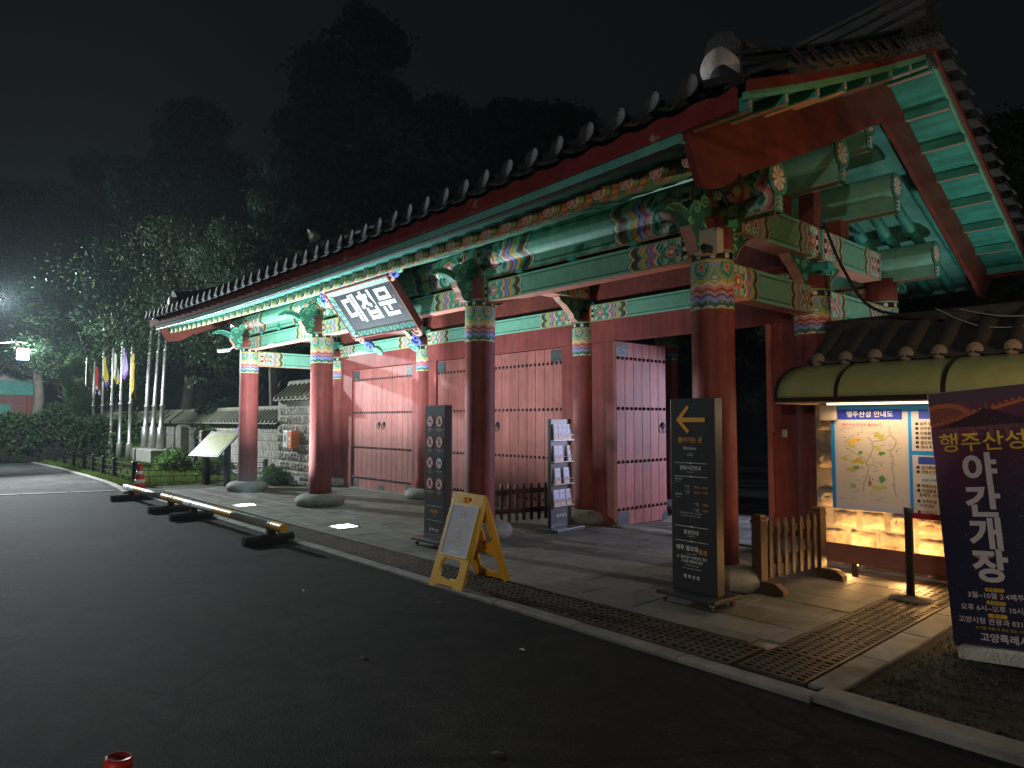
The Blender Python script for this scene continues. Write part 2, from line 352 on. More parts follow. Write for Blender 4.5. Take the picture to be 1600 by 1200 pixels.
# hill behind
xs = np.linspace(-95, 60, 60); ys = np.linspace(21, 110, 26); XX, YY = np.meshgrid(xs, ys, indexing='ij')
ZZ = np.clip((YY-24)/50, 0, 1)**1.2*16*(1-.5*np.clip((XX+20)/80, 0, 1))+rng.normal(0, .25, XX.shape)*(YY > 24)-.3
tag(put('hill', grid_mesh(np.stack([XX, YY, ZZ], -1)), M['hill'], smooth=True), kind='structure')

# kerbs
kb = tag(bpy.data.objects.new('kerb', None), kind='structure'); link(kb)
for i in range(16):
    x0 = -17.0+i*.95; x1 = min(x0+.942, -1.86)
    if x1-x0 > .1: B().cbox(0, x1-x0, 0, .13, -.05, .03, .008).build('kerb_stone', M['kerb'], kb, (x0, 3.915+random.uniform(-.004, .004), 0))
for i in range(8):
    x0 = -1.85+i*1.0; B().cbox(0, .99, 0, .17, -.05, .055, .012).build('kerb_stone', M['kerb'], kb, (x0, 3.94+random.uniform(-.006, .006), 0))
kc = [(-16.9, 3.80), (-18.0, 3.90), (-19.4, 4.0), (-21, 4.03), (-23, 4.04), (-25, 4.02), (-27, 4.0), (-29, 3.9), (-31, 3.8)]
for p, q in zip(kc, kc[1:]):
    d = Vector(q)-Vector(p); B().cbox(0, d.length-.01, -.07, .07, -.05, .06, .012).build('kerb_stone', M['kerb'], kb, (*p, 0), (0, 0, math.atan2(d.y, d.x)))
# slab strip beside the right-hand grate
for i in range(4):
    B().cbox(-1.965, -1.775, 0, .74, -.03, .032, .008).build('kerb_stone', M['kerb'], kb, (0, 4.12+i*.75, 0))

# drain channel and grates
dr = tag(bpy.data.objects.new('drain', None), kind='structure'); link(dr)
B().box(-17, -1.97, 4.05, 4.56, -.02, .0045).box(-2.42, -1.97, 4.561, 7.6, -.02, .0045).build('channel_shade', M['black'], dr)  # flat black strip stands in for the shade down in the drain
def grate_mesh(L, Wd, nx, ny, rim=.022, z=.026):
    b = B(); hx = (L-2*rim)/nx; hy = (Wd-2*rim)/ny; bx, by = hx*.46, hy*.46
    xs_ = [0, rim]; 
    b.box(0, L, 0, rim, .0, z); b.box(0, L, Wd-rim, Wd, .0, z); b.box(0, rim, rim, Wd-rim, .0, z); b.box(L-rim, L, rim, Wd-rim, .0, z)
    for j in range(1, ny): y = rim+j*hy; b.box(rim, L-rim, y-by/2, y+by/2, .004, z-.001)
    for i in range(1, nx):
        x = rim+i*hx; b.box(x-bx/2, x+bx/2, rim, Wd-rim, .006, z-.0025)
    return b.mesh('grate')
gm = grate_mesh(.49, .46, 7, 6)
for i in range(31):
    x0 = -16.95+i*.5
    if x0+.49 > -2.42: break
    put('drain_grate', gm, M['ruststeel'], dr, (x0, 4.068, .006+random.uniform(-.001, .002)))
gm2 = grate_mesh(.44, .49, 6, 8)
for i in range(7): put('drain_grate', gm2, M['ruststeel'], dr, (-2.415, 4.10+i*.5, .006+random.uniform(-.001, .002)))

# paving slabs
pv = tag(bpy.data.objects.new('pavement', None), kind='structure'); link(pv)
B().box(-17.0, -2.43, 4.565, 8.9, -.03, .008).box(-6.9, -4.0, 8.9, 12.2, -.03, .0075).build('mortar_bed', M['mortar'], pv)
SL, SWd = .60, .385
sm = []
for k in range(4):
    b = B(); c = .006; b.cbox(.004, SL-.004, .004, SWd-.004, -.005, .024, c); sm.append(b.mesh('slab'))
sm_b = B().cbox(.004, .896, .004, .156, -.005, .0255, .006).mesh('slab')
for i in range(17):
    x0 = -17.0+i*.9
    if x0+.9 < -2.4: put('slab', sm_b, M['slab'], pv, (x0, 4.568, 0))
rows = []
for j in range(11): rows.append((4.73+j*SWd, -16.95, -2.50))
for j in range(11, 19): rows.append((4.73+j*SWd, -6.6, -4.5))
cnt = 0
for j, (y, xa, xb) in enumerate(rows):
    x = xa+(.3 if j % 2 else 0)
    while x < xb:
        lim = -2.44 if y < 8.9 else xb+.6
        if not (x < -15.0 and y > 7.2) and cnt < 300:
            o = put('slab', random.choice(sm), M['slab'], pv, (x, y, random.uniform(-.003, .002)), (random.uniform(-.002, .002), random.uniform(-.002, .002), 0)); cnt += 1
            if x+SL > lim: o.scale.x = max(.12, (lim-x)/SL)
        x += SL
# =================================================================== the gate
CXF = [-15.68, -12.08, -7.34, -3.71]; CXD = [-15.45, -11.75, -7.34, -3.71]
YF, YD, YR = 5.95, 8.1, 10.25; CR = .203
gate = thing('gate', 'large red timber gate with painted green beams and a tiled gable roof', 'gate', (-9.7, 8.1, 0))
GO = Vector((-9.7, 8.1, 0))
def G(x, y, z): return (x-GO.x, y-GO.y, z)
# columns -----------------------------------------------------------
def col_mesh(z0, z1):
    pr = [(CR*1.03, z0), (CR*1.03, z0+.3), (CR*1.015, (z0+z1)/2), (CR, z1-.3), (CR*.99, z1)]
    return B().lathe(pr, n=36).mesh('column')
def band_mesh(z1, H):
    th = np.linspace(0, 2*PI, 160, endpoint=False); t = np.linspace(0, 1, 72); TH, T = np.meshgrid(th, t, indexing='ij')
    R = CR*1.012+.002
    P = np.stack([R*np.cos(TH), R*np.sin(TH), z1-T*H], -1)
    return grid_mesh(P, capband(TH, T), closed=True)
cmF = col_mesh(.14, 3.56); cmD = col_mesh(.14, 3.30); bmF = band_mesh(3.245, .575); bmD = band_mesh(3.14, .53)
pl_prof = [(.30, -.02), (.385, .0), (.425, .05), (.425, .10), (.40, .145), (.33, .185), (.24, .20)]
plm = B().lathe(pl_prof, n=40).mesh('plinth')
for row, (yy, cm, bm_, xs_) in enumerate([(YF, cmF, bmF, CXF), (YD, cmD, bmD, CXD), (YR, cmF, bmF, CXF)]):
    for x in xs_:
        c = put('column', cm, M['red'], gate, G(x, yy, 0), (0, 0, .3+x), smooth=True)
        put('painted_band', bm_, M['paint'], c, smooth=True)
        put('plinth', plm, M['stone'], c, (0, 0, .02), (0, 0, x), smooth=True, scale=(1.0, 1.0, 1.05) if yy != YF else (1.06, 1.02, 1.12))
# painted beams -------------------------------------------------------
def beam(name, x0, x1, y, z0, z1, dep, axis='x', field=cG, res=.011, face=(-1,), bottom=cPK, parent=gate):
    """box beam: painted faces are grids, all joined in one mesh"""
    L = x1-x0; h = z1-z0; nu = max(8, int(L/res)); nv = max(12, int(h/res))
    V = []; Fq = []; C = []; n0 = 0
    def face_grid(P, Cc):
        nonlocal n0
        n, m = P.shape[:2]; idx = np.arange(n*m).reshape(n, m)+n0
        V.append(P.reshape(-1, 3)); C.append(Cc.reshape(-1, 3)); Fq.append(np.stack([idx[:-1, :-1], idx[1:, :-1], idx[1:, 1:], idx[:-1, 1:]], -1).reshape(-1, 4)); n0 += n*m
    u = np.linspace(0, L, nu); v = np.linspace(0, 1, nv); Uu, Vv = np.meshgrid(u, v, indexing='ij')
    Cp = dancheong(Uu, Vv, L, h, field)
    for s in (-1, 1):
        P = np.stack([x0+Uu, np.full(Uu.shape, y+s*dep/2), z0+Vv*h], -1); face_grid(P, Cp)
    u2 = np.linspace(0, L, 3); w = np.array([-.5, .5])
    for zz, cc in ((z0, bottom), (z1, cGD)):
        U2, W2 = np.meshgrid(u2, w, indexing='ij'); P = np.stack([x0+U2, y+W2*dep, np.full(U2.shape, zz)], -1); Cc = np.empty(U2.shape+(3,)); Cc[:] = cc; face_grid(P, Cc)
    for uu in (0, L):
        W2, V2 = np.meshgrid(w, np.array([0, 1.]), indexing='ij'); P = np.stack([np.full(W2.shape, x0+uu), y+W2*dep, z0+V2*h], -1); Cc = np.empty(W2.shape+(3,)); Cc[:] = cG; face_grid(P, Cc)
    V = np.concatenate(V)
    if axis == 'y': V = V[:, [1, 0, 2]]
    V = V-np.array([GO.x, GO.y, 0])
    return put(name, arr_mesh(V, np.concatenate(Fq), np.concatenate(C)), M['paint'], parent)
for xs_, yy in ((CXF, YF), (CXF, YR)):
    for a, b_ in zip(xs_, xs_[1:]): beam('painted_beam', a+.12, b_-.12, yy, 3.19, 3.46, .20)
for a, b_ in zip(CXD, CXD[1:]): beam('painted_beam', a+.12, b_-.12, YD, 3.13, 3.39, .20)
for x in (CXF[0], CXF[3]):
    xx = x if x > -15.5 else -15.6
    beam('painted_beam', YF+.12, YD-.12, xx, 2.84, 3.17, .19, 'y')
    beam('painted_beam', YD+.12, YR-.12, xx, 2.84, 3.17, .19, 'y')
for x in CXF:     # great cross beams above
    beam('painted_crossbeam', YF+.35, YD-.03, x, 3.50, 3.87, .26, 'y', field=(.16, .34, .16)); beam('painted_crossbeam', YD+.03, YR-.35, x, 3.50, 3.87, .26, 'y')
# purlins: key-hole section, painted --------------------------------
XBL, XBR = -16.53, -2.86
def purlin(yc, zc, segs, R=.175, jh=.17, painted=True, field=cG):
    prof = [(-.08, zc-R-jh+.03), (-.08, zc-R+.04)]
    for k in range(13):
        an = PI*1.28-k*(PI*1.56)/12; prof.append((R*math.cos(an), zc+R*math.sin(an)))
    prof += [(.08, zc-R+.04), (.08, zc-R-jh+.03)]
    # densify
    pts = []; 
    for p, q in zip(prof, prof[1:]):
        n = max(1, int(math.hypot(q[0]-p[0], q[1]-p[1])/.018))
        for k in range(n): pts.append((p[0]+(q[0]-p[0])*k/n, p[1]+(q[1]-p[1])*k/n))
    pts.append(prof[-1]); pts = np.array(pts); m = len(pts)
    zlo, zhi = pts[:, 1].min(), pts[:, 1].max()
    for (x0, x1, e0, e1) in segs:
        L = x1-x0; nu = int(L/(.013 if painted else .2)); u = np.linspace(0, L, max(nu, 3))
        Uu, Kk = np.meshgrid(u, np.arange(m), indexing='ij'); yv = pts[Kk, 0]; zv = pts[Kk, 1]
        Vn = (zv-zlo)/(zhi-zlo)
        C = dancheong(Uu, np.clip(Vn*1.02-.01, 0, 1), L, zhi-zlo, field, ends=(e0, e1)) if painted else np.broadcast_to(np.array(cG), Uu.shape+(3,)).copy()
        bot = (zv < zlo+.012); C[bot] = cPK
        P = np.stack([x0+Uu-GO.x, yc+yv-GO.y, zv], -1)
        p = put('purlin', grid_mesh(P, C), M['paint'], gate)
        for endx, ee, s in ((x1, e1, 1), (x0, e0, -1)):
            if ee: continue
            # end face with border and flower
            b = B(); n = len(prof); b.add([(endx-GO.x+s*.012, yc+a-GO.y, z) for a, z in prof], [tuple(range(n)) if s < 0 else tuple(range(n))[::-1]])
            b.build('end_face', M['green'], p)
            th = np.linspace(0, 2*PI, 36, endpoint=False); rr = np.linspace(.0, 1, 10); TH, RR = np.meshgrid(th, rr, indexing='ij'); Cc = np.empty(TH.shape+(3,)); Cc[:] = cK
            pe = (np.abs(np.cos(4*TH)) > .45) & (RR < .85) & (RR > .18); Cc[pe] = cW; Cc[RR > .9] = cMI; Cc[RR < .14] = cW
            P2 = np.stack([np.full(TH.shape, endx-GO.x+s*.016), yc-GO.y+RR*R*.8*np.cos(TH), zc+RR*R*.8*np.sin(TH)], -1)
            put('end_flower', grid_mesh(P2, Cc, closed=True), M['paint'], p)
            bb = B(); x_ = endx-GO.x+s*.016
            for k in range(3):
                z_ = zc-R-jh+.06+k*.045; bb.tube([(x_, yc-GO.y-.045, z_), (x_, yc-GO.y, z_+.03), (x_, yc-GO.y+.045, z_)], .009, 5)
            bb.build('end_scroll', M['plaster'], p)
seg3 = [(-16.45, CXF[0]-.02, False, True), (CXF[0], CXF[1], True, True), (CXF[1], CXF[2], True, True), (CXF[2], CXF[3], True, True), (CXF[3]+.02, -3.02, True, False)]
seg3 = [(a, b_, e0, e1) for a, b_, e0, e1 in seg3]
purlin(YF, 3.82, seg3)
purlin(YR, 3.82, [(-16.45, -3.02, False, False)], painted=False)
for yy, zz in ((7.35, 4.42), (8.9, 4.42), (8.1, 4.98)):
    purlin(yy, zz, [(-16.45, -3.02, False, False)], painted=False)
# small bearing blocks between lower beam and purlin
blk = B().cbox(-.06, .06, -.11, .11, 0, .035, .004).add([], []).box(-.045, .045, -.09, .09, -.03, 0).mesh('bearing_block')
for yy in (YF, YR):
    for a, b_ in zip(CXF, CXF[1:]):
        n = 4
        for k in range(1, n): put('bearing_block', blk, M['green'], gate, G(a+(b_-a)*k/n, yy, 3.493))
# dark red infill boards over the door row and gable struts
b = B()
for a, b_ in zip(CXD, CXD[1:]):
    b.box(a-GO.x+.1, b_-GO.x-.1, -.03, .03, 3.392, 4.05)
b.build('infill_board', M['redwood'], gate)
for x in CXF:
    B().box(x-GO.x-.09, x-GO.x+.09, -.09, .09, 3.87, 4.7).build('king_post', M['redwood'], gate)
    for s in (-1, 1): B().box(x-GO.x-.09, x-GO.x+.09, s*.77-.12, s*.77+.12, 3.87, 4.12).build('strut_block', M['redwood'], gate)
# wing brackets -------------------------------------------------------
def spiral(cx, cz, r, turns, a0, sgn, n=22):
    return [(cx+r*(1-k/n*.85)*math.cos(a0+sgn*turns*2*PI*k/n), cz+r*(1-k/n*.85)*math.sin(a0+sgn*turns*2*PI*k/n)) for k in range(n+1)]
prof_front = [(0, 3.21), (.27, 3.21), (.33, 3.225), (.36, 3.27), (.38, 3.33), (.43, 3.385), (.45, 3.44), (.53, 3.49), (.62, 3.525), (.72, 3.535), (.86, 3.49), (.82, 3.555), (.74, 3.60), (.64, 3.615), (.54, 3.595), (.46, 3.56), (.44, 3.63), (.39, 3.70), (.32, 3.71), (.29, 3.67), (.27, 3.75), (.20, 3.80), (.08, 3.82), (0, 3.82)]
prof_back = [(0, 3.21), (.27, 3.21), (.36, 3.25), (.41, 3.33), (.50, 3.40), (.58, 3.47), (.72, 3.52), (.80, 3.56), (.60, 3.60), (.3, 3.62), (0, 3.62)]
prof_mid = [(0, 3.15), (.24, 3.15), (.31, 3.18), (.34, 3.25), (.42, 3.31), (.50, 3.38), (.60, 3.43), (.66, 3.485), (.55, 3.50), (.3, 3.52), (0, 3.52)]
def bracket_meshes(prof, d, spirals):
    eu = (0, d, 0)
    body = B().prism(prof, (0, 0, 0), eu, (0, 0, 1), (1, 0, 0), .105).mesh('bracket')
    sc = B()
    for sx_ in (-1, 1):
        for (cx, cz, r, tn, a0, sg) in spirals:
            sc.tube([(sx_*.056, d*u, v) for u, v in spiral(cx, cz, r, tn, a0, sg)], [.013]*14+[.011]*9, 6)
        q = [(u, v) for u, v in prof if v > 3.50][1:-2]
        if len(q) > 3: sc.tube([(sx_*.056, d*(u-.012), v-.014) for u, v in q], .009, 5)
    tr = B(); low = [p for p in prof[1:] if p[0] > .1][:8 if prof is not prof_front else 6]
    for k in range(len(low)-1):
        (u0, v0), (u1, v1) = low[k], low[k+1]
        for off, w, h in ((0, .060, .006),):
            nrm = Vector((v1-v0, -(u1-u0))).normalized()*.008
            tr.add([(-w, d*(u0), v0), (w, d*u0, v0), (w, d*u1, v1), (-w, d*u1, v1), (-w, d*(u0+nrm.x), v0+nrm.y), (w, d*(u0+nrm.x), v0+nrm.y), (w, d*(u1+nrm.x), v1+nrm.y), (-w, d*(u1+nrm.x), v1+nrm.y)],
                   [(4, 5, 6, 7), (0, 1, 5, 4), (1, 2, 6, 5), (2, 3, 7, 6), (3, 0, 4, 7)])
    return body, sc.mesh('scroll'), tr.mesh('trim')
sp_f = [(.34, 3.62, .065, 1.3, 0, 1), (.20, 3.70, .07, 1.4, PI, -1), (.24, 3.42, .075, 1.5, PI/2, 1), (.28, 3.29, .045, 1.2, 0, -1), (.44, 3.49, .045, 1.2, PI, 1), (.12, 3.53, .06, 1.3, 0, 1)]
sp_b = [(.30, 3.33, .06, 1.3, 0, 1), (.34, 3.48, .07, 1.4, PI, -1), (.52, 3.50, .045, 1.3, 0, 1)]
sp_m = [(.27, 3.26, .05, 1.3, 0, 1), (.30, 3.40, .06, 1.4, PI, -1), (.46, 3.42, .035, 1.3, 0, 1)]
BM = {k: bracket_meshes(p, d, s) for k, (p, d, s) in {'f': (prof_front, -1, sp_f), 'b': (prof_back, 1, sp_b), 'm-': (prof_mid, -1, sp_m), 'm+': (prof_mid, 1, sp_m), 'rf': (prof_front, 1, sp_f)}.items()}
M['bracket'] = mat('dark_green_bracket_paint', (.035, .14, .095), .5, .15, 6, .05)
def put_bracket(kind, x, y):
    bd, sc, tr = BM[kind]; o = put('bracket', bd, M['bracket'], gate, G(x, y, 0)); put('scroll', sc, M['mint'], o, smooth=True); put('edge_trim', tr, M['pinkline'], o)
for x in CXF: put_bracket('f', x, YF); put_bracket('b', x, YF); put_bracket('rf', x, YR)
for x in CXD: put_bracket('m-', x, YD); put_bracket('m+', x, YD)
# head blocks of the columns
for xs_, yy, z in ((CXF, YF, 3.47), (CXD, YD, 3.36)):
    for x in xs_:
        B().cbox(-.24, .24, -.085, .085, 0, .10, .02).build('head_block', M['green'], gate, G(x, yy, z))
# door row: lintel, jambs, leaves --------------------------------------
DZ = 2.80
openings = [(-14.72, -12.15), (-11.30, -7.80), (-6.72, -4.18)]
for (a, b_), (o0, o1) in zip(zip(CXD, CXD[1:]), openings):
    B().box(a+.15-GO.x, b_-.15-GO.x, -.085, .085, DZ, 3.128).build('lintel', M['red'], gate, bev=.004)
    B().box(a+.15-GO.x, o0-GO.x, -.075, .075, .02, DZ-.002).build('jamb', M['red'], gate, bev=.006)
    B().box(o1-GO.x, b_-.15-GO.x, -.075, .075, .02, DZ-.002).build('jamb', M['red'], gate, bev=.006)
    B().box(o0-GO.x+.002, o1-GO.x-.002, -.11, .11, -.01, .05).build('threshold', M['stone'], gate)
def leaf(w, h, hinge_left=True, npl=6, name='door_leaf'):
    """leaf in local x 0..w (hinge at 0), front -y"""
    e = bpy.data.objects.new(name, None); link(e, gate)
    pw = w/npl
    for k in range(npl):
        B().cbox(k*pw+.0025, (k+1)*pw-.0025, 0, h, -.03, .03, .004, Matrix.Rotation(PI/2, 4, 'X')).build('plank', M['door'], e, (0, 0, .03))
    for zl in (.35, 1.3, h-.4): B().box(.02, w-.02, .032, .085, zl, zl+.12).build('ledge', M['red'], e)
    for zz in (.28, .98, 1.78, h-.22):
        b = B(); ns = int(w/.098)
        for i in range(ns):
            x = .05+(w-.1)*i/(ns-1); b.lathe([(.027, 0), (.025, .012), (.014, .023), (.002, .027)], n=8, M=Matrix.Translation((x, -.031, zz)) @ Matrix.Rotation(PI/2, 4, 'X'))
        tag(b.build('stud_row', M['black'], e, smooth=True), kind='stuff')
    for z0 in (.04, h-.20):
        x0, x1 = (0.0, .28) if hinge_left else (0.0, .28)
        B().box(x0, x1, -.036, -.031, z0, z0+.20).build('iron_strap', M['iron'], e)
    B().prism([(w, .03), (w, .16), (w-.05, .17), (w-.11, .12), (w-.13, .03)], (0, -.034, 0), (1, 0, 0), (0, 0, 1), (0, 1, 0), .006).build('corner_plate', M['iron'], e)
    hx = w-.10; kn = B(); kn.lathe([(.055, 0), (.052, .008), (.03, .018), (.012, .03)], n=16, M=Matrix.Translation((hx, -.031, 1.52)) @ Matrix.Rotation(PI/2, 4, 'X'))
    kno = kn.build('door_knocker', M['black'], e, smooth=True)
    B().tube([(hx+.055*math.cos(t), -.062, 1.475+.062*math.sin(t)) for t in np.linspace(0, 2*PI, 21)], .008, 6).build('ring', M['black'], kno, smooth=True)
    return e
M['iron'] = mat('blue_grey_iron_plate', (.085, .095, .10), .5, .35, 12, .15, 40, metal=.3, wear=(.35, .36, .36), wscale=16, wth=.68)
H_ = DZ-.04
for (o0, o1), n in zip(openings[:2], (6, 8)):
    mid = (o0+o1)/2; w = mid-o0-.006
    l1 = leaf(w, H_, True, n); l1.location = G(o0+.003, YD-.0, 0)
    l2 = leaf(w, H_, True, n); l2.location = G(o1-.003, YD, 0); l2.scale = (-1, 1, 1)
w = 1.25
l3 = leaf(w, H_, True, 6); l3.location = G(-6.66, 7.99, 0); l3.rotation_euler = (0, 0, rad(90.5))
l4 = leaf(w, H_, True, 6); l4.location = G(-4.22, 7.99, 0); l4.scale = (-1, 1, 1); l4.rotation_euler = (0, 0, rad(-88))
# slim posts beside the doors
for x in (-14.98, -12.0+.02-.35+.05): pass
# rafters -------------------------------------------------------------
XC = -9.695; HALF = 7.4
def lift(x): return .115*abs((x-XC)/HALF)**2.4
YE = 4.12
def zt(y):      # tile surface height
    t = 1-abs(y-8.1)/3.98; return 3.775+1.77*(.90*t+.10*t*t)
slope_a = math.atan2(4.05-3.50, 5.95-4.45)
def rafter_mesh():
    n = 18; s = np.concatenate([np.linspace(0, .75, 76), np.linspace(.8, 3.9, 12)]); th = np.linspace(0, 2*PI, n, endpoint=False); TH, SS = np.meshgrid(th, s, indexing='ij')
    R = .062
    C = np.empty(TH.shape+(3,)); C[:] = cG
    C[SS < .62] = cK; C[SS < .605] = cW; C[SS < .58] = cOR
    w = SS-.03*np.abs(np.sin(3*TH)); C[w < .53] = cLI; C[w < .47] = cRD; C[w < .44] = cPK; C[w < .39] = cYE; C[w < .36] = cGD; C[(w < .34) & (np.sin(SS*110+2*np.sin(6*TH)) > .2)] = cMI; C[w < .22] = (.16, .14, .05)
    fl = (np.abs(np.sin(TH*3))*.09+.15 > SS) & (SS > .13); C[fl] = cOR; C[(np.abs(np.sin(TH*3))*.05+.14 > SS) & (SS > .14)] = cPK
    C[(SS < .12)] = cGD; C[(SS < .10)] = cMI; C[SS < .085] = cOL; C[SS < .012] = cW
    P = np.stack([R*np.cos(TH), SS*math.cos(slope_a)+0*SS, R*np.sin(TH)+SS*math.sin(slope_a)+np.clip(SS-1.6, 0, 9)*.125], -1)
    return grid_mesh(P, C, closed=True)
def disc_mesh():
    th = np.linspace(0, 2*PI, 32, endpoint=False); rr = np.linspace(0, 1, 12); TH, RR = np.meshgrid(th, rr, indexing='ij'); C = np.empty(TH.shape+(3,)); C[:] = (.45, .10, .09)
    C[(RR < .25+.62*np.abs(np.cos(3*TH)))] = (.66, .36, .32); C[(np.abs(np.sin(3*TH)) < .12) & (RR < .8)] = cRD; C[RR < .22] = cYE; C[RR > .88] = cW; C[RR > .95] = cK
    P = np.stack([RR*.064*np.cos(TH), np.full(TH.shape, -.004), RR*.064*np.sin(TH)], -1); return grid_mesh(P, C, closed=True)
rm, dm = rafter_mesh(), disc_mesh()
nr = 45; rx = np.linspace(XBL+.12, XBR-.10, nr)
for x in rx:
    r_ = put('rafter', rm, M['paint'], gate, G(x, 4.45, 3.50+lift(x)), smooth=True); put('rafter_end', dm, M['paint'], r_)
# rear rafters (plain)
rrm = B().tube([(0, 0, 0), (0, -2.4, 2.4*math.tan(slope_a))], .062, 10).mesh('rafter')
for x in rx: put('rafter', rrm, M['green'], gate, G(x, 11.75, 3.50+lift(x)), smooth=True)
# eave boards following the curve
def strip_board(name, y0, y1, zf0, zf1, m, x0=XBL-.0, x1=XBR, n=40, wavy=0):
    b = B(); xs_ = np.linspace(x0, x1, n+1)
    for i in range(n+1):
        x = xs_[i]; l = lift(x)
        for (yy, zz) in ((y0, zf0(y0)+l), (y1, zf0(y1)+l), (y1, zf1(y1)+l), (y0, zf1(y0)+l)): b.v.append(G(x, yy, zz))
    for i in range(n):
        for k in range(4):
            j = (k+1) % 4; b.f.append((i*4+k, i*4+j, (i+1)*4+j, (i+1)*4+k))
    b.f += [(3, 2, 1, 0), tuple(n*4+k for k in range(4))]
    return b.build(name, m, gate)
fl0 = lambda y: (3.566+(y-4.45)*.15) if y < 4.45 else (3.566+(y-4.45)*math.tan(slope_a) if y < 5.95 else 4.116+(y-5.95)*.50)
for ya, yb in ((4.23, 4.45), (4.45, 5.95), (5.95, 8.10)): strip_board('soffit_board', ya, yb, fl0, lambda y: fl0(y)+.018, M['greenlt'])
bk = lambda y: fl0(16.2-y)
for ya, yb in ((8.10, 10.25), (10.25, 11.75), (11.75, 11.97)): strip_board('soffit_board', ya, yb, bk, lambda y: bk(y)+.018, M['greenlt'])
strip_board('eave_board', 4.185, 4.228, lambda y: 3.524, lambda y: 3.600, M['greenlt'])
strip_board('eave_strip', 4.190, 4.236, lambda y: 3.508, lambda y: 3.5235, M['black'])
strip_board('eave_board', 11.972, 12.015, lambda y: 3.478, lambda y: 3.600, M['greenlt'])
M['yeonham'] = mat('flaking_red_fascia', (.20, .035, .035), .92, .2, 4, .08, spec=.08, wear=(.36, .33, .30), wscale=4, wth=.60)
# scalloped red fascia under the tiles
TP = .322; nt_ = int((XBR+.35-(XBL-.35))/TP); tx = np.array([XBL-.33+TP*i for i in range(nt_+2)])
tx = tx[tx < XBR+.40]
def fascia(y0, y1):
    b = B(); n = len(tx)*8; xs_ = np.linspace(XBL-.45, XBR+.45, n)
    for i, x in enumerate(xs_):
        l = lift(x); ph = ((x-tx[0])/TP) % 1; top = 3.735+.035*abs(math.cos(PI*ph))**1.5
        for yy, zz in ((y0, 3.602+l), (y1, 3.602+l), (y1, top+l), (y0, top+l)): b.v.append(G(x, yy, zz))
    for i in range(n-1):
        for k in range(4):
            j = (k+1) % 4; b.f.append((i*4+k, i*4+j, (i+1)*4+j, (i+1)*4+k))
    b.f += [(3, 2, 1, 0), tuple((n-1)*4+k for k in range(4))]
    return b.build('fascia', M['yeonham'], gate)
fascia(4.175, 4.215); fascia(11.985, 12.025)
# tiles ---------------------------------------------------------------
ta = math.atan2(zt(5.1)-zt(4.1), 1.0)
def round_tile_mesh(L=.36, r=.078):
    b = B(); n = 10; 
    for s in (0, L):
        for k in range(n+1):
            a = PI*k/n-.15+.3*(k/n) if False else PI*k/n
            b.v.append((r*math.cos(a), s*math.cos(ta), r*math.sin(a)+s*math.sin(ta)))
    for k in range(n): b.f.append((k, k+1, n+2+k, n+1+k))
    # end disc (full round cap, slightly tilted back)
    c = len(b.v); q = 18
    for dy in (-.075, -.05):
        for k in range(q): an = 2*PI*k/q; b.v.append((r*1.0*math.cos(an), dy+.25*(r*math.sin(an)), r*1.12*math.sin(an)+.035))
    b.f += [tuple(c+k for k in range(q))]+[(c+k, c+(k+1) % q, c+q+(k+1) % q, c+q+k) for k in range(q)]
    return b.mesh('round_tile')
def pan_tile_mesh(L=.36, w=TP*.97, sag=.055):
    b = B(); n = 10
    for s, dz in ((-.05, 0), (L, 0)):
        for t in (0, .022):
            for k in range(n+1):
                u = k/n*2-1; b.v.append((u*w/2, s*math.cos(ta), -sag*(1-u*u)+s*math.sin(ta)+t))
    m = n+1
    for k in range(n):
        b.f += [(k, k+1, 2*m+k+1, 2*m+k), (m+k, 3*m+k, 3*m+k+1, m+k+1), (k, m+k, m+k+1, k+1)]
    # drip lip under front
    c = len(b.v)
    for t in (0, -.03):
        for k in range(n+1):
            u = k/n*2-1; b.v.append((u*w/2*.9, -.055+(-.012 if t else 0), -sag*(1-u*u)+.004+t*(1-u*u*.8)))
    for k in range(n): b.f.append((c+k, c+k+1, c+m+k+1, c+m+k))
    return b.mesh('pan_tile')
rt, pt = round_tile_mesh(), pan_tile_mesh()
for i, x in enumerate(tx):
    put('round_tile', rt, M['tile'], gate, G(x, YE+.01, 3.81+lift(x)), (random.uniform(-.06, .06), random.uniform(-.08, .08), random.uniform(-.06, .06)))
    if i < len(tx)-1: put('pan_tile', pt, M['tile'], gate, G(x+TP/2, YE+.01, 3.815+lift(x)), (random.uniform(-.02, .02), 0, 0), smooth=True)
# rest of both slopes
XVR = -2.30; XVL = XBL-(XVR-XBR)
b = B(); xs_ = np.linspace(XVL+.05, XVR-.05, 30)
def slope_grid(sgn):
    yy = np.linspace(4.16, 8.1, 14); Xg, Yg = np.meshgrid(xs_, yy, indexing='ij'); Z = np.vectorize(zt)(Yg)+np.vectorize(lift)(Xg)*(1-.4*(Yg-4.1)/4)-.03
    Y2 = Yg if sgn > 0 else 16.2-Yg
    return grid_mesh(np.stack([Xg-GO.x, Y2-GO.y, Z], -1))
put('roof_deck', slope_grid(1), M['tile'], gate, smooth=True); put('roof_deck', slope_grid(-1), M['tile'], gate, smooth=True)
b = B()
for x in tx:
    for sgn in (1, -1):
        yy = np.linspace(4.45, 8.0, 8) if sgn > 0 else np.linspace(11.75, 8.2, 8)
        b.tube([G(x, y, zt(y)+lift(x)*(1-.4*abs(4.1-min(y, 16.2-y))/4)+.01) for y in yy], .075, 8)
tag(b.build('tile_rows', M['tile'], gate, smooth=True), kind='stuff')
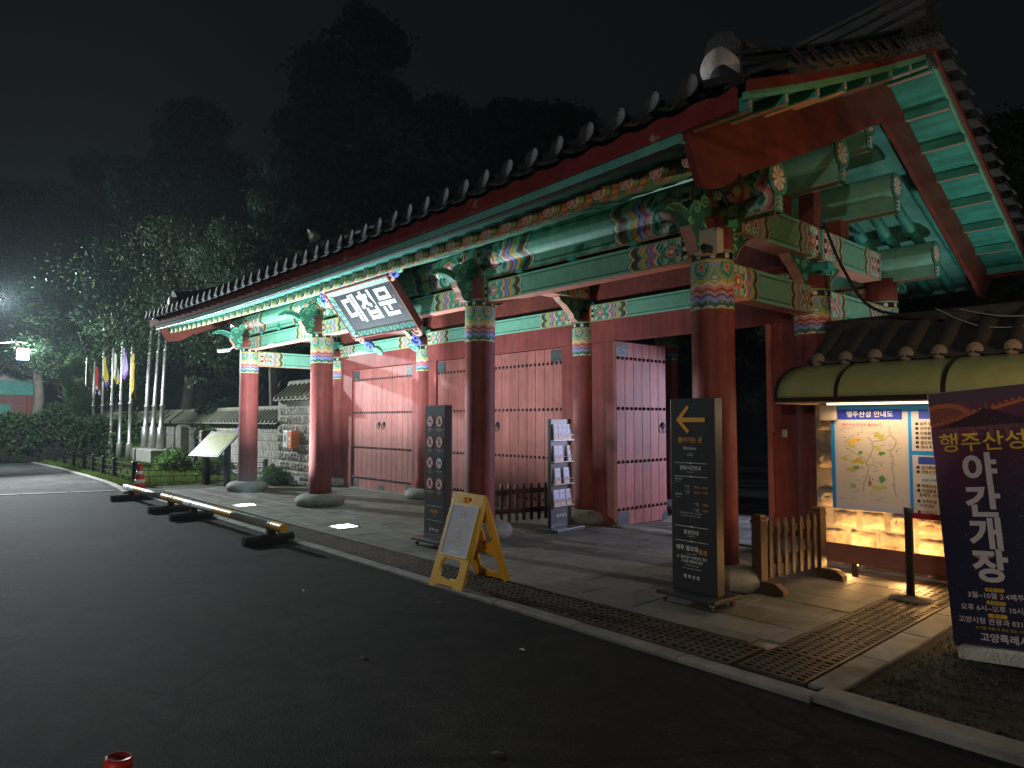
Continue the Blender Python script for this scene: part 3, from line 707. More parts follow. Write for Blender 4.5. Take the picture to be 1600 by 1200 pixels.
# main ridge
b = B(); n = 40
for i, x in enumerate(np.linspace(XVL+.05, XVR-.05, n)):
    l = .30*abs((x-XC)/HALF)**3
    for yy, zz in ((-.17, 5.40), (.17, 5.40), (.15, 5.98+l), (0, 6.08+l), (-.15, 5.98+l)): b.v.append((x-GO.x, yy, zz))
for i in range(n-1):
    for k in range(5):
        j = (k+1) % 5; b.f.append((i*5+k, i*5+j, (i+1)*5+j, (i+1)*5+k))
b.f += [(4, 3, 2, 1, 0), tuple((n-1)*5+k for k in range(5))]
rg = b.build('ridge', M['tile'], gate)
for zz in (5.55, 5.68, 5.81, 5.94):
    b = B()
    for s in (-1, 1):
        b.tube([(x-GO.x, s*.165, zz+.30*abs((x-XC)/HALF)**3) for x in np.linspace(XVL, XVR, 24)], .022, 6)
    tag(b.build('ridge_course', M['tile'], rg, smooth=True), kind='stuff')
# gable ends: barge boards, verge rafters, verge soffit, verge tiles, descending ridges
def gable(XB, s):      # s=+1 right, -1 left
    XV = XB+s*.52
    lf = lift(XB)
    zt2 = lambda y: zt(y)+lf*(1-.4*min(abs(y-4.1), abs(12.1-y))/4)
    for half in (0, 1):
        yf = (lambda y: y) if half == 0 else (lambda y: 16.2-y)
        # barge board outline in (y,z)
        top = [(y, zt2(y)-.15) for y in np.linspace(4.20, 8.1, 12)]
        bot = [(8.1, zt2(8.1)-.68)]+[(y, zt2(y)-.655) for y in np.linspace(7.6, 5.1, 8)]+[(5.02, zt2(5.0)-.66), (4.97, zt2(5.0)-.63), (4.93, zt2(4.95)-.665), (4.85, zt2(4.9)-.70), (4.70, zt2(4.7)-.70), (4.55, zt2(4.5)-.655), (4.42, zt2(4.3)-.58)]
        pts = [(yf(y)-GO.y, z) for y, z in top+bot]
        B().prism(pts, (XB-GO.x, 0, 0), (0, 1, 0), (0, 0, 1), (1, 0, 0), .055).build('barge_board', M['redwood'], gate)
        # cap moulding on its top
        # verge soffit panels & short rafters
        ys_ = np.linspace(4.32, 8.02, 8)
        for k in range(7):
            ya, yb = yf(ys_[k]), yf(ys_[k+1]); za, zb = zt2(ya)-.115, zt2(yb)-.115
            b = B(); xa, xb = XB-s*.03-GO.x, XV-s*.05-GO.x
            b.add([(xa, ya-GO.y, za), (xb, ya-GO.y, za), (xb, yb-GO.y, zb), (xa, yb-GO.y, zb), (xa, ya-GO.y, za+.02), (xb, ya-GO.y, za+.02), (xb, yb-GO.y, zb+.02), (xa, yb-GO.y, zb+.02)],
                  [(3, 2, 1, 0), (4, 5, 6, 7), (0, 1, 5, 4), (1, 2, 6, 5), (2, 3, 7, 6), (3, 0, 4, 7)]).build('verge_panel', M['green'], gate)
        for k in range(8):
            y = yf(ys_[k]); z = zt2(y)-.117
            e = B().box(min(XB-s*.02, XV-s*.04)-GO.x, max(XB-s*.02, XV-s*.04)-GO.x, y-GO.y-.04, y-GO.y+.04, z-.095, z).build('verge_rafter', M['green'], gate)
            B().box(min(XB-s*.02, XV-s*.04)-GO.x, max(XB-s*.02, XV-s*.04)-GO.x, y-GO.y-.022, y-GO.y+.022, z-.099, z-.0955).build('underside', M['pinkline'], e)
            fl = B(); x_ = XV-s*.036-GO.x
            for q in range(6): fl.lathe([(.011, 0), (.011, .003)], n=8, M=Matrix.Translation((x_, y-GO.y+.017*math.cos(q*PI/3), z-.05+.022*math.sin(q*PI/3))) @ Matrix.Rotation(s*PI/2, 4, 'Y'))
            fl.build('end_flower', M['plaster'], e)
        # verge edge strip (mint) and red fascia
        for (xo, w_, d0, d1, m_, nm) in ((-.055, .03, -.13, -.075, M['mint'], 'verge_strip'), (-.03, .04, -.075, .0, M['redwood'], 'verge_fascia')):
            yy = np.linspace(4.25, 8.1, 14); b = B()
            for y in yy:
                y = yf(y); x0 = XV+s*xo-GO.x
                for xx, zz in ((x0, zt2(y)+d0), (x0+s*w_, zt2(y)+d0), (x0+s*w_, zt2(y)+d1), (x0, zt2(y)+d1)): b.v.append((xx, y-GO.y, zz))
            for i in range(13):
                for k in range(4):
                    j = (k+1) % 4; b.f.append((i*4+k, i*4+j, (i+1)*4+j, (i+1)*4+k))
            b.f += [(3, 2, 1, 0), tuple(13*4+k for k in range(4))]
            b.build(nm, m_, gate)
        # verge tiles pointing outwards
        for k, y in enumerate(np.arange(4.75, 8.05, .285)):
            y = yf(y); o = put('round_tile', rt, M['tile'], gate, G(XV+s*.06, y, zt2(y)+.045), (rad(-18), 0, s*PI/2), smooth=True)
            y2 = y+(.1425 if half == 0 else -.1425)
            put('pan_tile', pt, M['tile'], gate, G(XV+s*.06, y2, zt2(y2)+.05), (rad(-18)+(.0), 0, s*PI/2), smooth=True)
        # descending ridge
        yy = np.linspace(4.62, 8.1, 14); b = B(); xr = XB+s*.12
        for i, y in enumerate(yy):
            hgt = .36+.12*max(0, (5.2-y)/.6)**1.5
            y = yf(y); z0 = zt2(y)-.02
            for xx, zz in ((-.15, z0), (.15, z0), (.13, z0+hgt-.06), (0, z0+hgt), (-.13, z0+hgt-.06)): b.v.append((xr+xx-GO.x, y-GO.y, zz))
        for i in range(13):
            for k in range(5):
                j = (k+1) % 5; b.f.append((i*5+k, i*5+j, (i+1)*5+j, (i+1)*5+k))
        b.f += [(4, 3, 2, 1, 0), tuple(13*5+k for k in range(5))]
        dr_ = b.build('descending_ridge', M['tile'], gate)
        bb = B()
        for hh in (.10, .19, .28):
            for q in (-1, 1): bb.tube([(xr+q*.145-GO.x, yf(y)-GO.y, zt2(yf(y))+hh) for y in np.linspace(4.62, 8.0, 12)], .018, 6)
        tag(bb.build('ridge_course', M['tile'], dr_, smooth=True), kind='stuff')
        # end boss: white plaster drum, dark round tile below, tall end tile above
        ye = yf(4.60); dd = -1 if half == 0 else 1; zb_ = zt2(ye)
        RX = Matrix.Translation((xr-GO.x, ye-GO.y+dd*.02, zb_+.20)) @ Matrix.Rotation(-dd*-PI/2, 4, 'X')
        B().lathe([(.04, .17), (.10, .165), (.125, .13), (.13, -.10)][::-1], n=22, M=RX).build('plaster_boss', M['plaster'], dr_, smooth=True)
        B().lathe([(.085, -.1), (.085, .22), (.07, .235)], n=18, M=Matrix.Translation((xr-GO.x+s*.06, ye-GO.y+dd*.06, zb_+.075)) @ Matrix.Rotation(-dd*-PI/2, 4, 'X')).build('boss_tile', M['tile'], dr_, smooth=True)
        hp = [(-.14, .0), (.14, .0), (.16, .08), (.11, .17), (0, .21), (-.11, .17), (-.16, .08)]
        B().prism([(u, v) for u, v in hp], (xr-GO.x, ye-GO.y-dd*.03, zb_+.28), (1, 0, 0), (0, dd*.35, .94), (0, 1, 0), .05).build('crest_tile', M['tile'], dr_)
gable(XBR, 1); gable(XBL, -1)
# pale ridge-end finials
for s, x in ((1, XVR-.15), (-1, XVL+.15)):
    B().prism([(-.12, 0), (.14, 0), (.20, .22), (.30, .42), (.16, .38), (.02, .26), (-.10, .24)], (x-GO.x, 0, 6.30), (s, 0, 0), (0, 0, 1), (0, 1, 0), .2).build('ridge_finial', M['plaster'], gate, bev=.02)

# =================================================================== name plaque
def plate(outer, holes, t, name, m, parent, loc=(0, 0, 0), rot=(0, 0, 0), bev=0.0):
    """flat plate in local x,z with holes, thickness t along y (centred)"""
    c = bpy.data.curves.new('c', 'CURVE'); c.dimensions = '2D'; c.fill_mode = 'BOTH'; c.extrude = t/2; c.bevel_depth = bev
    for loop in [outer]+holes:
        sp = c.splines.new('POLY'); sp.points.add(len(loop)-1); sp.use_cyclic_u = True
        for p, (x, z) in zip(sp.points, loop): p.co = (x, z, 0, 1)
    o = bpy.data.objects.new('c', c)
    me = bpy.data.meshes.new_from_object(o); bpy.data.objects.remove(o); bpy.data.curves.remove(c); me.materials.clear()
    me.transform(Matrix.Rotation(PI/2, 4, 'X'))
    return put(name, me, m, parent, loc, rot)
def rrect(x0, x1, z0, z1, r, n=5):
    p = []
    for cx, cz, a0 in ((x1-r, z1-r, 0), (x0+r, z1-r, PI/2), (x0+r, z0+r, PI), (x1-r, z0+r, 1.5*PI)):
        for k in range(n+1): a = a0+PI/2*k/n; p.append((cx+r*math.cos(a), cz+r*math.sin(a)))
    return p
pq = thing('name_plaque', 'dark name board with white brushed Korean letters and a scrolled green frame under the eave', 'signboard', (-9.41, 5.46, 3.36)); pq.rotation_euler = (rad(38.2), 0, 0)
PW, PH = .955, .43
M['navy'] = mat('blue_black_lacquer', (.022, .026, .034), .45, .25, 5, .06, 30)
B().box(-PW+.09, PW-.09, -.01, .03, -PH+.085, PH-.085).build('board', M['navy'], pq)
def frame_strip(L, w, flip=False):
    u = np.linspace(0, L, int(L/.006)); v = np.linspace(0, 1, 16); Uu, Vv = np.meshgrid(u, v, indexing='ij'); C = np.empty(Uu.shape+(3,)); C[:] = cGD
    ph = (Uu/.105) % 1-.5; side = np.where((Uu/.105).astype(int) % 2 == 0, .36, .64)
    r = np.hypot(ph*.105, (Vv-side)*w); a = np.arctan2((Vv-side)*w, ph*.105)
    C[(np.sin(150*r+a) > -.1) & (r < .045)] = cMI; C[np.abs(r-.045) < .005] = cG; C[r < .012] = cPK; C[(np.abs(ph) > .44)] = cBL
    C[(Vv < .07) | (Vv > .93)] = cBR
    return Uu, Vv, C
for (p0, p1, q0, q1) in (((-PW, PH), (PW, PH), (-PW+.1, PH-.1), (PW-.1, PH-.1)), ((-PW, -PH), (PW, -PH), (-PW+.1, -PH+.1), (PW-.1, -PH+.1)), ((-PW, -PH), (-PW, PH), (-PW+.1, -PH+.1), (-PW+.1, PH-.1)), ((PW, -PH), (PW, PH), (PW-.1, -PH+.1), (PW-.1, PH-.1))):
    p0, p1, q0, q1 = map(np.array, (p0, p1, q0, q1)); L = np.linalg.norm(p1-p0); Uu, Vv, C = frame_strip(L, .1)
    f = (Uu/L)[..., None]; O = p0*(1-f)+p1*f; I = q0*(1-f)+q1*f; Pt = O*(1-Vv[..., None])+I*Vv[..., None]
    Pp = np.stack([Pt[..., 0], -.07+.055*Vv, Pt[..., 1]], -1); put('frame_face', grid_mesh(Pp, C), M['paint'], pq)
B().box(-PW-.02, -PW, -.075, .04, -PH-.02, PH+.02).box(PW, PW+.02, -.075, .04, -PH-.02, PH+.02).box(-PW, PW, -.075, .04, -PH-.02, -PH).box(-PW, PW, -.075, .04, PH, PH+.02).build('frame', M['red'], pq)
M['glyph'] = mat('pale_painted_letters', (.70, .78, .80), .5, .05, 6, .03)
for ch, x in (('대', -.50), ('첩', .0), ('문', .50)):
    text(ch, .53, pq, M['glyph'], x, .01, y=-.014, bold=.026, name='lettering')
for z in (.1, -.08): flat(rrect(.73, .775, z-.03, z+.03, .005), pq, M['trough'], -.0115, 'seal')
def cloud(parent, x, z, sx, sz):
    for k, (dx, dz, r, m_) in enumerate(((0, 0, .11, 'pinkline'), (.15*sx, .15*sz, .11, 'bluep'), (.30*sx, .27*sz, .085, 'mint'))):
        b = B(); b.tube([(x+dx+u, -.03, z+dz+v) for u, v in spiral(0, 0, r, 1.4, PI, 1 if sx*sz > 0 else -1, 26)], [.034]*14+[.026]*13, 8); b.build('cloud_scroll', M[m_], parent, smooth=True)
M['bluep'] = mat('blue_paint', (.06, .10, .42), .5, .12, 6, .04)
cloud(pq, -PW+.12, -PH-.06, 1, -1); cloud(pq, PW+.03, PH+.02, 1, .25); cloud(pq, -PW-.03, PH+.0, -1, -.3); cloud(pq, PW-.12, -PH-.05, -1, -1)

# =================================================================== standing signs
def hr(parent, x0, x1, z, y):
    flat([(x0, z-.0018), ((x0+x1)/2-.02, z-.0018), ((x0+x1)/2-.02, z+.0018), (x0, z+.0018)], parent, M['white'], y); flat([((x0+x1)/2+.02, z-.0018), (x1, z-.0018), (x1, z+.0018), ((x0+x1)/2+.02, z+.0018)], parent, M['white'], y)
    cx = (x0+x1)/2; flat([(cx-.02, z), (cx, z-.007), (cx+.02, z), (cx, z+.007)], parent, M['white'], y); 
    for d in (-.028, .028): flat(circ(cx+d, z, .0045, 8), parent, M['white'], y)
def totem(label, loc, rz):
    t = thing('sign_totem', label, 'sign', loc, rz)
    B().box(-.23, .23, -.055, .055, .10, 1.77).build('board', M['char'], t, bev=.006)
    B().box(-.30, .30, -.20, .20, .062, .099).build('base_plate', M['char'], t, bev=.006)
    for x in (-.24, .24):
        for y in (-.15, .15):
            c = B().tube([(x-.012, y, .024), (x+.012, y, .024)], .024, 14).build('castor', M['rubber'], t); B().box(x-.018, x+.018, y-.016, y+.016, .042, .0615).build('fork', M['steel'], c)
    return t
tb = totem('tall dark entrance sign with an orange arrow in front of the nearest red column', (-3.44, 5.22, .024), rad(-2))
Y0 = -.0575; k = .00173; zz = lambda y: 1.77-(y-78)*k; xx = lambda x: (x-276)*.00193
arrow = [(190, 186), (250, 113), (262, 126), (222, 175), (345, 176), (345, 198), (222, 198), (262, 243), (250, 256)]
flat([(xx(x), zz(y)) for x, y in arrow], tb, M['orange'], Y0, 'arrow')
text('들어가는 곳', .052, tb, M['orange'], xx(265), zz(290), Y0, bold=.014); text('Entrance', .038, tb, M['white'], xx(263), zz(330), Y0); text('入口', .032, tb, M['white'], xx(263), zz(362), Y0)
hr(tb, xx(178), xx(354), zz(404), Y0); text('관람시간안내', .040, tb, M['white'], xx(264), zz(430), Y0, bold=.012); text('Opening Hours', .012, tb, M['white'], xx(264), zz(449), Y0); hr(tb, xx(178), xx(354), zz(472), Y0)
text('관람시간', .020, tb, M['white'], xx(180), zz(487), Y0, 'LEFT'); text('Opening hours', .010, tb, M['white'], xx(180), zz(499), Y0, 'LEFT')
for y, s in ((524, '09:00 - 18:00'), (550, '09:00 - 17:00'), (608, '17:00'), (637, '16:00')):
    text(s, .026, tb, M['orange'], xx(354), zz(y), Y0, 'RIGHT'); xo = xx(258) if len(s) > 6 else xx(308)
    text('3~10월' if y in (524, 608) else '11~2월', .018, tb, M['white'], xo, zz(y-3), Y0, 'RIGHT'); text('Mar-Oct' if y in (524, 608) else 'Nov-Feb', .009, tb, M['white'], xo, zz(y+7), Y0, 'RIGHT')
text('입장마감', .020, tb, M['white'], xx(180), zz(564), Y0, 'LEFT'); text('Final admission', .010, tb, M['white'], xx(180), zz(577), Y0, 'LEFT')
text('관람소요시간 : 1시간 ~ 1시간30분', .016, tb, M['white'], xx(264), zz(655), Y0); text('Estimated Tour Time : 60 ~ 90 minutes', .0125, tb, M['white'], xx(264), zz(669), Y0)
hr(tb, xx(178), xx(354), zz(722), Y0); text('휴관안내', .042, tb, M['white'], xx(264), zz(752), Y0, bold=.012); text('Closed information', .011, tb, M['white'], xx(264), zz(770), Y0); hr(tb, xx(178), xx(354), zz(795), Y0)
text('매주 월요일', .048, tb, M['white'], xx(242), zz(832), Y0, bold=.012); text('휴관', .048, tb, M['orange'], xx(325), zz(843), Y0, bold=.012)
text('Closed on Mondays', .013, tb, M['white'], xx(266), zz(857), Y0)
text('단, 월요일이 공휴일인 경우', .028, tb, M['white'], xx(266), zz(876), Y0, bold=.008); text('그다음 평일에 휴관', .028, tb, M['white'], xx(266), zz(896), Y0, bold=.008)
text('If Monday is a public holiday,', .0125, tb, M['white'], xx(266), zz(914), Y0); text('it will be closed the following weekday.', .0125, tb, M['white'], xx(266), zz(930), Y0)
text('행 주 산 성', .036, tb, M['white'], xx(264), zz(972), Y0, bold=.02)
ta_ = totem('narrow dark sign with rows of round prohibition symbols beside the yellow stand', (-7.18, 5.14, .024), rad(-1))
cap8 = ['금연구역', '화기사용금지', '음주금지', '체육활동금지', '취사금지', '반려견 목줄', '쓰레기투기금지', '출입금지']
for r in range(4):
    for c in range(2):
        cx = -.10 if c == 0 else .105; cz = 1.565-r*.262; black_ring = (r == 2 and c == 1)
        flat(circ(cx, cz, .074), ta_, M['pinkink'] if not black_ring else M['white'], Y0, 'symbol_disc')
        o = ring(cx, cz, .064, .078).build('symbol_ring', M['redink'] if not black_ring else M['grey'], ta_, (0, Y0-.001, 0))
        ic = [[(-.04, -.008), (.03, -.008), (.03, .008), (-.04, .008)], [(-.02, -.04), (.02, -.04), (.028, 0), (0, .045), (-.026, .0)], [(-.03, -.03), (.01, -.035), (.02, .03), (-.01, .04)], [(-.02, -.045), (0, -.045), (.012, .04), (-.008, .04)], [(-.035, -.03), (-.02, -.03), (.03, .02), (.03, .035), (-.03, .01)], [(-.04, -.035), (-.028, -.035), (-.02, 0), (.02, 0), (.025, -.035), (.037, -.035), (.035, .02), (.01, .012), (-.03, .018)], [(-.025, -.035), (.02, -.035), (.026, .035), (-.03, .035)], [(-.03, -.03), (.032, -.03), (.032, .005), (.008, .005), (.008, .04), (-.012, .04), (-.012, .005), (-.03, .005)]][r*2+c]
        flat([(cx+u, cz+v) for u, v in ic], ta_, M['blackink'], Y0-.001, 'symbol')
        if not black_ring: flat([(cx-.052, cz+.044), (cx-.044, cz+.052), (cx+.052, cz-.044), (cx+.044, cz-.052)], ta_, M['redink'], Y0-.002, 'symbol_bar')
        text(cap8[r*2+c], .026, ta_, M['white'], cx, cz-.104, Y0); text('No entry' if r == 3 else 'Prohibited', .014, ta_, M['white'], cx, cz-.128, Y0)
hr(ta_, -.18, .18, .50, Y0); text('무료관람', .046, ta_, M['orange'], 0, .43, Y0, bold=.012); text('Enjoy', .024, ta_, M['orange'], 0, .385, Y0); hr(ta_, -.18, .18, .32, Y0)
text('행 주 산 성', .045, ta_, M['white'], 0, .20, Y0, bold=.02)
B().box(-.2295, .2295, -.0595, -.056, .102, .155).build('kick_plate', M['grey'], ta_)

# brochure rack facing the entrance path
rk = thing('brochure_rack', 'slim grey leaflet rack on a wide foot beside the gate column', 'leaflet rack', (-7.03, 7.20, .022), rad(97))
B().box(-.245, .245, -.02, .04, .05, 1.60).build('back_panel', M['grey'], rk, bev=.006)
B().box(-.33, .33, -.20, .20, .0, .048).build('base_plate', M['grey'], rk, bev=.006)
shelf_z = [1.30, .99, .67, .36]
for i, z in enumerate(shelf_z):
    s_ = B().box(-.245, .245, -.082, -.021, z-.012, z).build('shelf', M['steel'], rk)
    B().tube([(-.245, -.08, z+.07), (.245, -.08, z+.07)], .004, 6).tube([(-.245, -.08, z), (-.245, -.08, z+.07)], .004, 6).tube([(.245, -.08, z), (.245, -.08, z+.07)], .004, 6).build('guard_rail', M['steel'], s_)
text('행 주 산 성', .05, rk, M['white'], 0, .21, -.0225, bold=.02)
def brochure_mesh(w, h):
    x = np.linspace(-w/2, w/2, 18); z = np.linspace(0, h, 36); Xg, Zg = np.meshgrid(x, z, indexing='ij'); C = np.empty(Xg.shape+(3,)); f = Zg/h
    C[:] = (.46, .50, .72); C[f > .9] = (.66, .62, .60); C[f < .36+.03*np.sin(Xg*60)] = (.50, .30, .30); C[(np.abs(f-.78) < .012) & (np.abs(Xg) < w*.3)] = (.16, .17, .32); C[(np.abs(f-.7) < .008) & (np.abs(Xg) < w*.2)] = (.22, .2, .3)
    C[(f > .33) & (f < .44-1.2*np.abs(Xg)/w*.3)] = (.16, .07, .09); C[f < .14+.02*np.sin(Xg*90)] = (.62, .40, .36)
    me = grid_mesh(np.stack([Xg, np.zeros_like(Xg), Zg], -1), C); return me
bw, bh = .098, .225
brm = brochure_mesh(bw, bh)
wide = brochure_mesh(.125, .225)
names = ['first', 'second', 'third', 'fourth']; sh = ['top', 'second', 'third', 'bottom']
lay = [([-.16, -.055, .05, .155], brm), ([-.15, -.045, .165], brm), ([-.12, .09], wide), ([-.145, -.01, .145], wide)]
Mr = Matrix.Translation(rk.location) @ Matrix.Rotation(rad(97), 4, 'Z')
for i, (xs_, me) in enumerate(lay):
    for j, x in enumerate(xs_):
        q = thing('brochure', f'{names[j]} pale blue and pink leaflet from the left on the {sh[i]} rack shelf', 'leaflet', Mr @ Vector((x, -.052, shelf_z[i]+.001)), rad(97), 'leaflets in the rack')
        put('cover', me, M['print'], q, (0, -.0105, 0)); B().box(-bw/2 if me is brm else -.0625, bw/2 if me is brm else .0625, -.01, .012, 0, .225).build('pages', M['white'], q)
        q.rotation_euler = (rad(-6), 0, rad(97)+random.uniform(-.03, .03))

# yellow A-frame stand
af = thing('folding_stand', 'yellow plastic folding floor stand with a pale notice sheet at the kerb', 'floor sign', (-5.37, 4.235, .0), rad(1.5))
def aframe_leaf(front):
    w = .245; hh = .92
    outer = [(-w, .0), (-w+.10, .0), (-w+.13, .035), (w-.13, .035), (w-.10, .0), (w, .0), (w-.012, hh-.02), (w-.03, hh), (-w+.03, hh), (-w+.012, hh-.02)]
    hand = rrect(-.065, .065, hh-.095, hh-.035, .022); low = [(-.125, .10), (-.05, .10), (-.035, .085), (.035, .085), (.05, .10), (.125, .10), (.15, .14), (.15, .24), (.11, .285), (-.11, .285), (-.15, .24), (-.15, .14)]
    return outer, hand, low
ang = math.atan2(.30, .86)
o_, h1, h2 = aframe_leaf(True)
fl_ = plate(o_, [h1, h2], .022, 'front_leaf', M['yellow'], af, (0, -.305, .005), (-ang, 0, 0), .004)
B().box(-.235, -.205, .011, .045, .30, .90).box(.205, .235, .011, .045, .30, .90).box(-.205, .205, .011, .04, .30, .325).build('side_flange', M['yellow'], fl_, bev=.004)
bl_ = plate(o_, [h1, h2, rrect(-.14, -.03, .42, .72, .02), rrect(.03, .14, .42, .72, .02)], .022, 'rear_leaf', M['yellow'], af, (0, .305, .005), (ang, 0, 0), .004)
B().box(-.235, -.205, -.045, -.011, .02, .88).box(.205, .235, -.045, -.011, .02, .88).box(-.205, .205, -.04, -.011, .32, .345).box(-.16, .16, -.03, -.011, .38, .395).box(-.17, -.155, -.03, -.011, .38, .78).box(.155, .17, -.03, -.011, .38, .78).box(-.02, .02, -.035, -.011, .35, .80).build('rib', M['yellow'], bl_, bev=.003)
M['sheet'] = mat('laminated_notice', (.70, .74, .84), .12, .06, 3, .02, 6, spec=.6)
st_ = B().box(-.195, .195, -.0175, -.0125, .315, .80).build('notice_sheet', M['sheet'], fl_)
plate(rrect(-.203, .203, .308, .807, .012), [rrect(-.193, .193, .318, .797, .006)], .004, 'sheet_border', M['white'], fl_, (0, -.019, 0))
for z in (.72, .52):
    flat(circ(-.005, z, .032), fl_, M['pinkink'], -.0183, 'symbol_disc'); ring(-.005, z, .026, .034).build('symbol_ring', M['redink'], fl_, (0, -.0188, 0)); flat([(-.02, z-.015), (-.008, z-.015), (.0, z), (.012, z+.018), (-.004, z+.014)], fl_, M['blackink'], -.0188, 'symbol')
M['faintgold'] = mat('pale_yellow_print', (.62, .58, .40), .4, .02, 3, 0)
text('반려동물 및', .030, fl_, M['white'], 0, .655, -.0185); text('애완견출입금지', .046, fl_, M['faintgold'], 0, .605, -.0185, bold=.012); text('Pets are not allowed', .018, fl_, M['white'], 0, .572, -.0185)
text('자전거출입금지', .046, fl_, M['faintgold'], 0, .435, -.0185, bold=.012); text('No bicycles', .018, fl_, M['white'], 0, .40, -.0185); flat(rrect(-.07, .07, .338, .362, .008), fl_, M['white'], -.0185, 'printed_mark')
B().tube([(.215, -.10, .50), (.20, 0, .42), (.20, .09, .44), (.2, .12, .52)], .004, 6).build('tie_cord', M['rubber'], af)

# picket fences -------------------------------------------------------
def picket(label, p0, p1, npk):
    d = Vector(p1)-Vector(p0); L = d.length
    t = thing('picket_fence', label, 'fence', (*p0, .024), math.atan2(d.y, d.x))
    for x in (0, L):
        b = B().cbox(x-.05, x+.05, -.05, .05, .06, .70, .012); po = b.build('post', M['wood'], t); B().cbox(x-.056, x+.056, -.056, .056, .62, .655, .005).build('collar', M['wood'], po)
        B().prism([(-.26, 0), (.26, 0), (.26, .05), (.18, .10), (-.18, .10), (-.26, .05)], (x, 0, 0), (0, 1, 0), (0, 0, 1), (1, 0, 0), .085).build('foot', M['wood'], t)
    for z in (.22, .50): B().box(.05, L-.05, -.016, .016, z, z+.07).build('rail', M['wood'], t, bev=.003)
    pk = None
    for k in range(npk):
        x = L*(k+1)/(npk+1)
        if pk is None: b = B().prism([(-.025, .11), (.025, .11), (.025, .60), (.012, .645), (-.012, .645), (-.025, .60)], (0, -.028, 0), (1, 0, 0), (0, 0, 1), (0, 1, 0), .022); pk = b.mesh('picket')
        put('picket', pk, M['wood'], t, (x, 0, random.uniform(-.004, .004)), (0, random.uniform(-.01, .01), 0))
picket('short brown picket fence between the nearest column and the stone wall', (-3.30, 6.02), (-3.20, 7.02), 7)
picket('short brown picket fence in front of the middle doors beside the leaflet rack', (-7.66, 6.30), (-7.45, 7.45), 8)

# =================================================================== right: stone wall, map board, canopy, banner
def stone_mesh(w, h, d, seed):
    r = np.random.default_rng(seed); n, m = 11, 8
    u = np.linspace(0, 1, n); v = np.linspace(0, 1, m); Uu, Vv = np.meshgrid(u, v, indexing='ij')
    ed = np.minimum(np.minimum(Uu, 1-Uu)*w, np.minimum(Vv, 1-Vv)*h)
    bmp = r.normal(0, 1, (5, 4)); big = np.array([[bmp[min(4, int(a_*4.99)), min(3, int(b2*3.99))] for b2 in v] for a_ in u])
    Y = -d*np.clip(ed/.012, 0, 1)**.5*(1+.25*big)+r.normal(0, .0075, Uu.shape)*(ed > .005)
    jx = r.normal(0, .004, Uu.shape)
    return grid_mesh(np.stack([(Uu*w+jx), Y, Vv*h+r.normal(0, .004, Uu.shape)], -1))
sw = thing('stone_wall', 'pale rough stone wall with a grey tiled coping behind the map board', 'wall', (-3.48, 7.62, 0))
WL = 9.5
B().box(0, WL, 0, .80, 0, 2.12).build('mortar_core', M['mortar'], sw)
smsh = [stone_mesh(.30, .19, .024, s) for s in range(6)]
rows_ = 0; z = .06; ns = 0
r2 = random.Random(3)
for rr_ in range(10):
    x = .02+(0 if rr_ % 2 else -.16)
    while x < 3.3:
        w_ = r2.uniform(.22, .34); h_ = .155+.02*r2.random()
        if x > -.02:
            put('stone', smsh[ns % 6], M['wallstone'], sw, (x, -.004, z+r2.uniform(-.006, .006)), (0, 0, 0), scale=(w_/.30*.94, r2.uniform(.7, 1.3), h_/.19)); ns += 1
        x += w_+.035
    z += .205
# return (end) face of the wall
for rr_ in range(10):
    for q in range(2):
        put('stone', smsh[(rr_+q) % 6], M['wallstone'], sw, (-.004, .40*q+.38, .06+rr_*.205), (0, 0, -PI/2), scale=(1.05, 1, .88))
def coping(parent, L, yc, z0, halfw, rise, tp, m, nmax=40, x0=0., col_ends='plaster', rev=False):
    b = B(); b.prism([(-halfw, 0), (halfw, 0), (.06, rise), (-.06, rise)], (x0+L/2, yc, z0), (0, 1, 0), (0, 0, 1), (1, 0, 0), L); b.build('coping_bed', m, parent)
    an = math.atan2(rise, halfw-.06); n = int(L/tp)
    barrel = B(); q = 8
    ln = math.hypot(rise, halfw-.06)
    for s in (-1, 1): pass
    tm = B(); r = tp*.24
    for yy in (0, ln):
        for k in range(q+1): a = PI*k/q; tm.v.append((r*math.cos(a), yy*math.cos(an), r*math.sin(a)+yy*math.sin(an)))
    for k in range(q): tm.f.append((k, k+1, q+2+k, q+1+k))
    tmm = tm.mesh('round_tile'); em = B().lathe([(r*1.02, -.008), (r*1.05, .004), (r*.8, .018), (.004, .024)], n=14, M=Matrix.Rotation(PI/2, 4, 'X')).mesh('tile_end')
    pm = B(); w_ = tp-.3*r
    for yy in (-.035, ln):
        for t_ in (0, .014):
            for k in range(7): u = k/3-1; pm.v.append((u*w_/2, yy*math.cos(an), -.032*(1-u*u)+yy*math.sin(an)+t_))
    for k in range(6): pm.f += [(k, k+1, 14+k+1, 14+k), (7+k, 21+k, 22+k, 8+k), (k, 7+k, 8+k, k+1)]
    pmm = pm.mesh('pan_tile')
    for k in range(min(n, nmax)):
        x = x0+tp*(k+.5) if not rev else x0+L-tp*(k+.5)
        o = put('round_tile', tmm, m, parent, (x, yc-halfw-.03, z0+.025), smooth=True); put('tile_end', em, M[col_ends], o, (0, 0, .004), smooth=True)
        put('pan_tile', pmm, m, parent, (x+tp/2, yc-halfw-.03, z0+.022), smooth=True)
    bb = B()
    for k in range(n): 
        x = x0+tp*(k+.5); bb.tube([(x, yc+halfw+.03, z0+.02), (x, yc+.07, z0+rise+.01)], r, 6)
    tag(bb.build('rear_tiles', m, parent), kind='stuff')
    rb = B().box(x0, x0+L, yc-.10, yc+.10, z0+rise-.04, z0+rise+.08).tube([(x0-.02, yc, z0+rise+.09), (x0+L, yc, z0+rise+.09)], .075, 10).build('coping_ridge', m, parent)
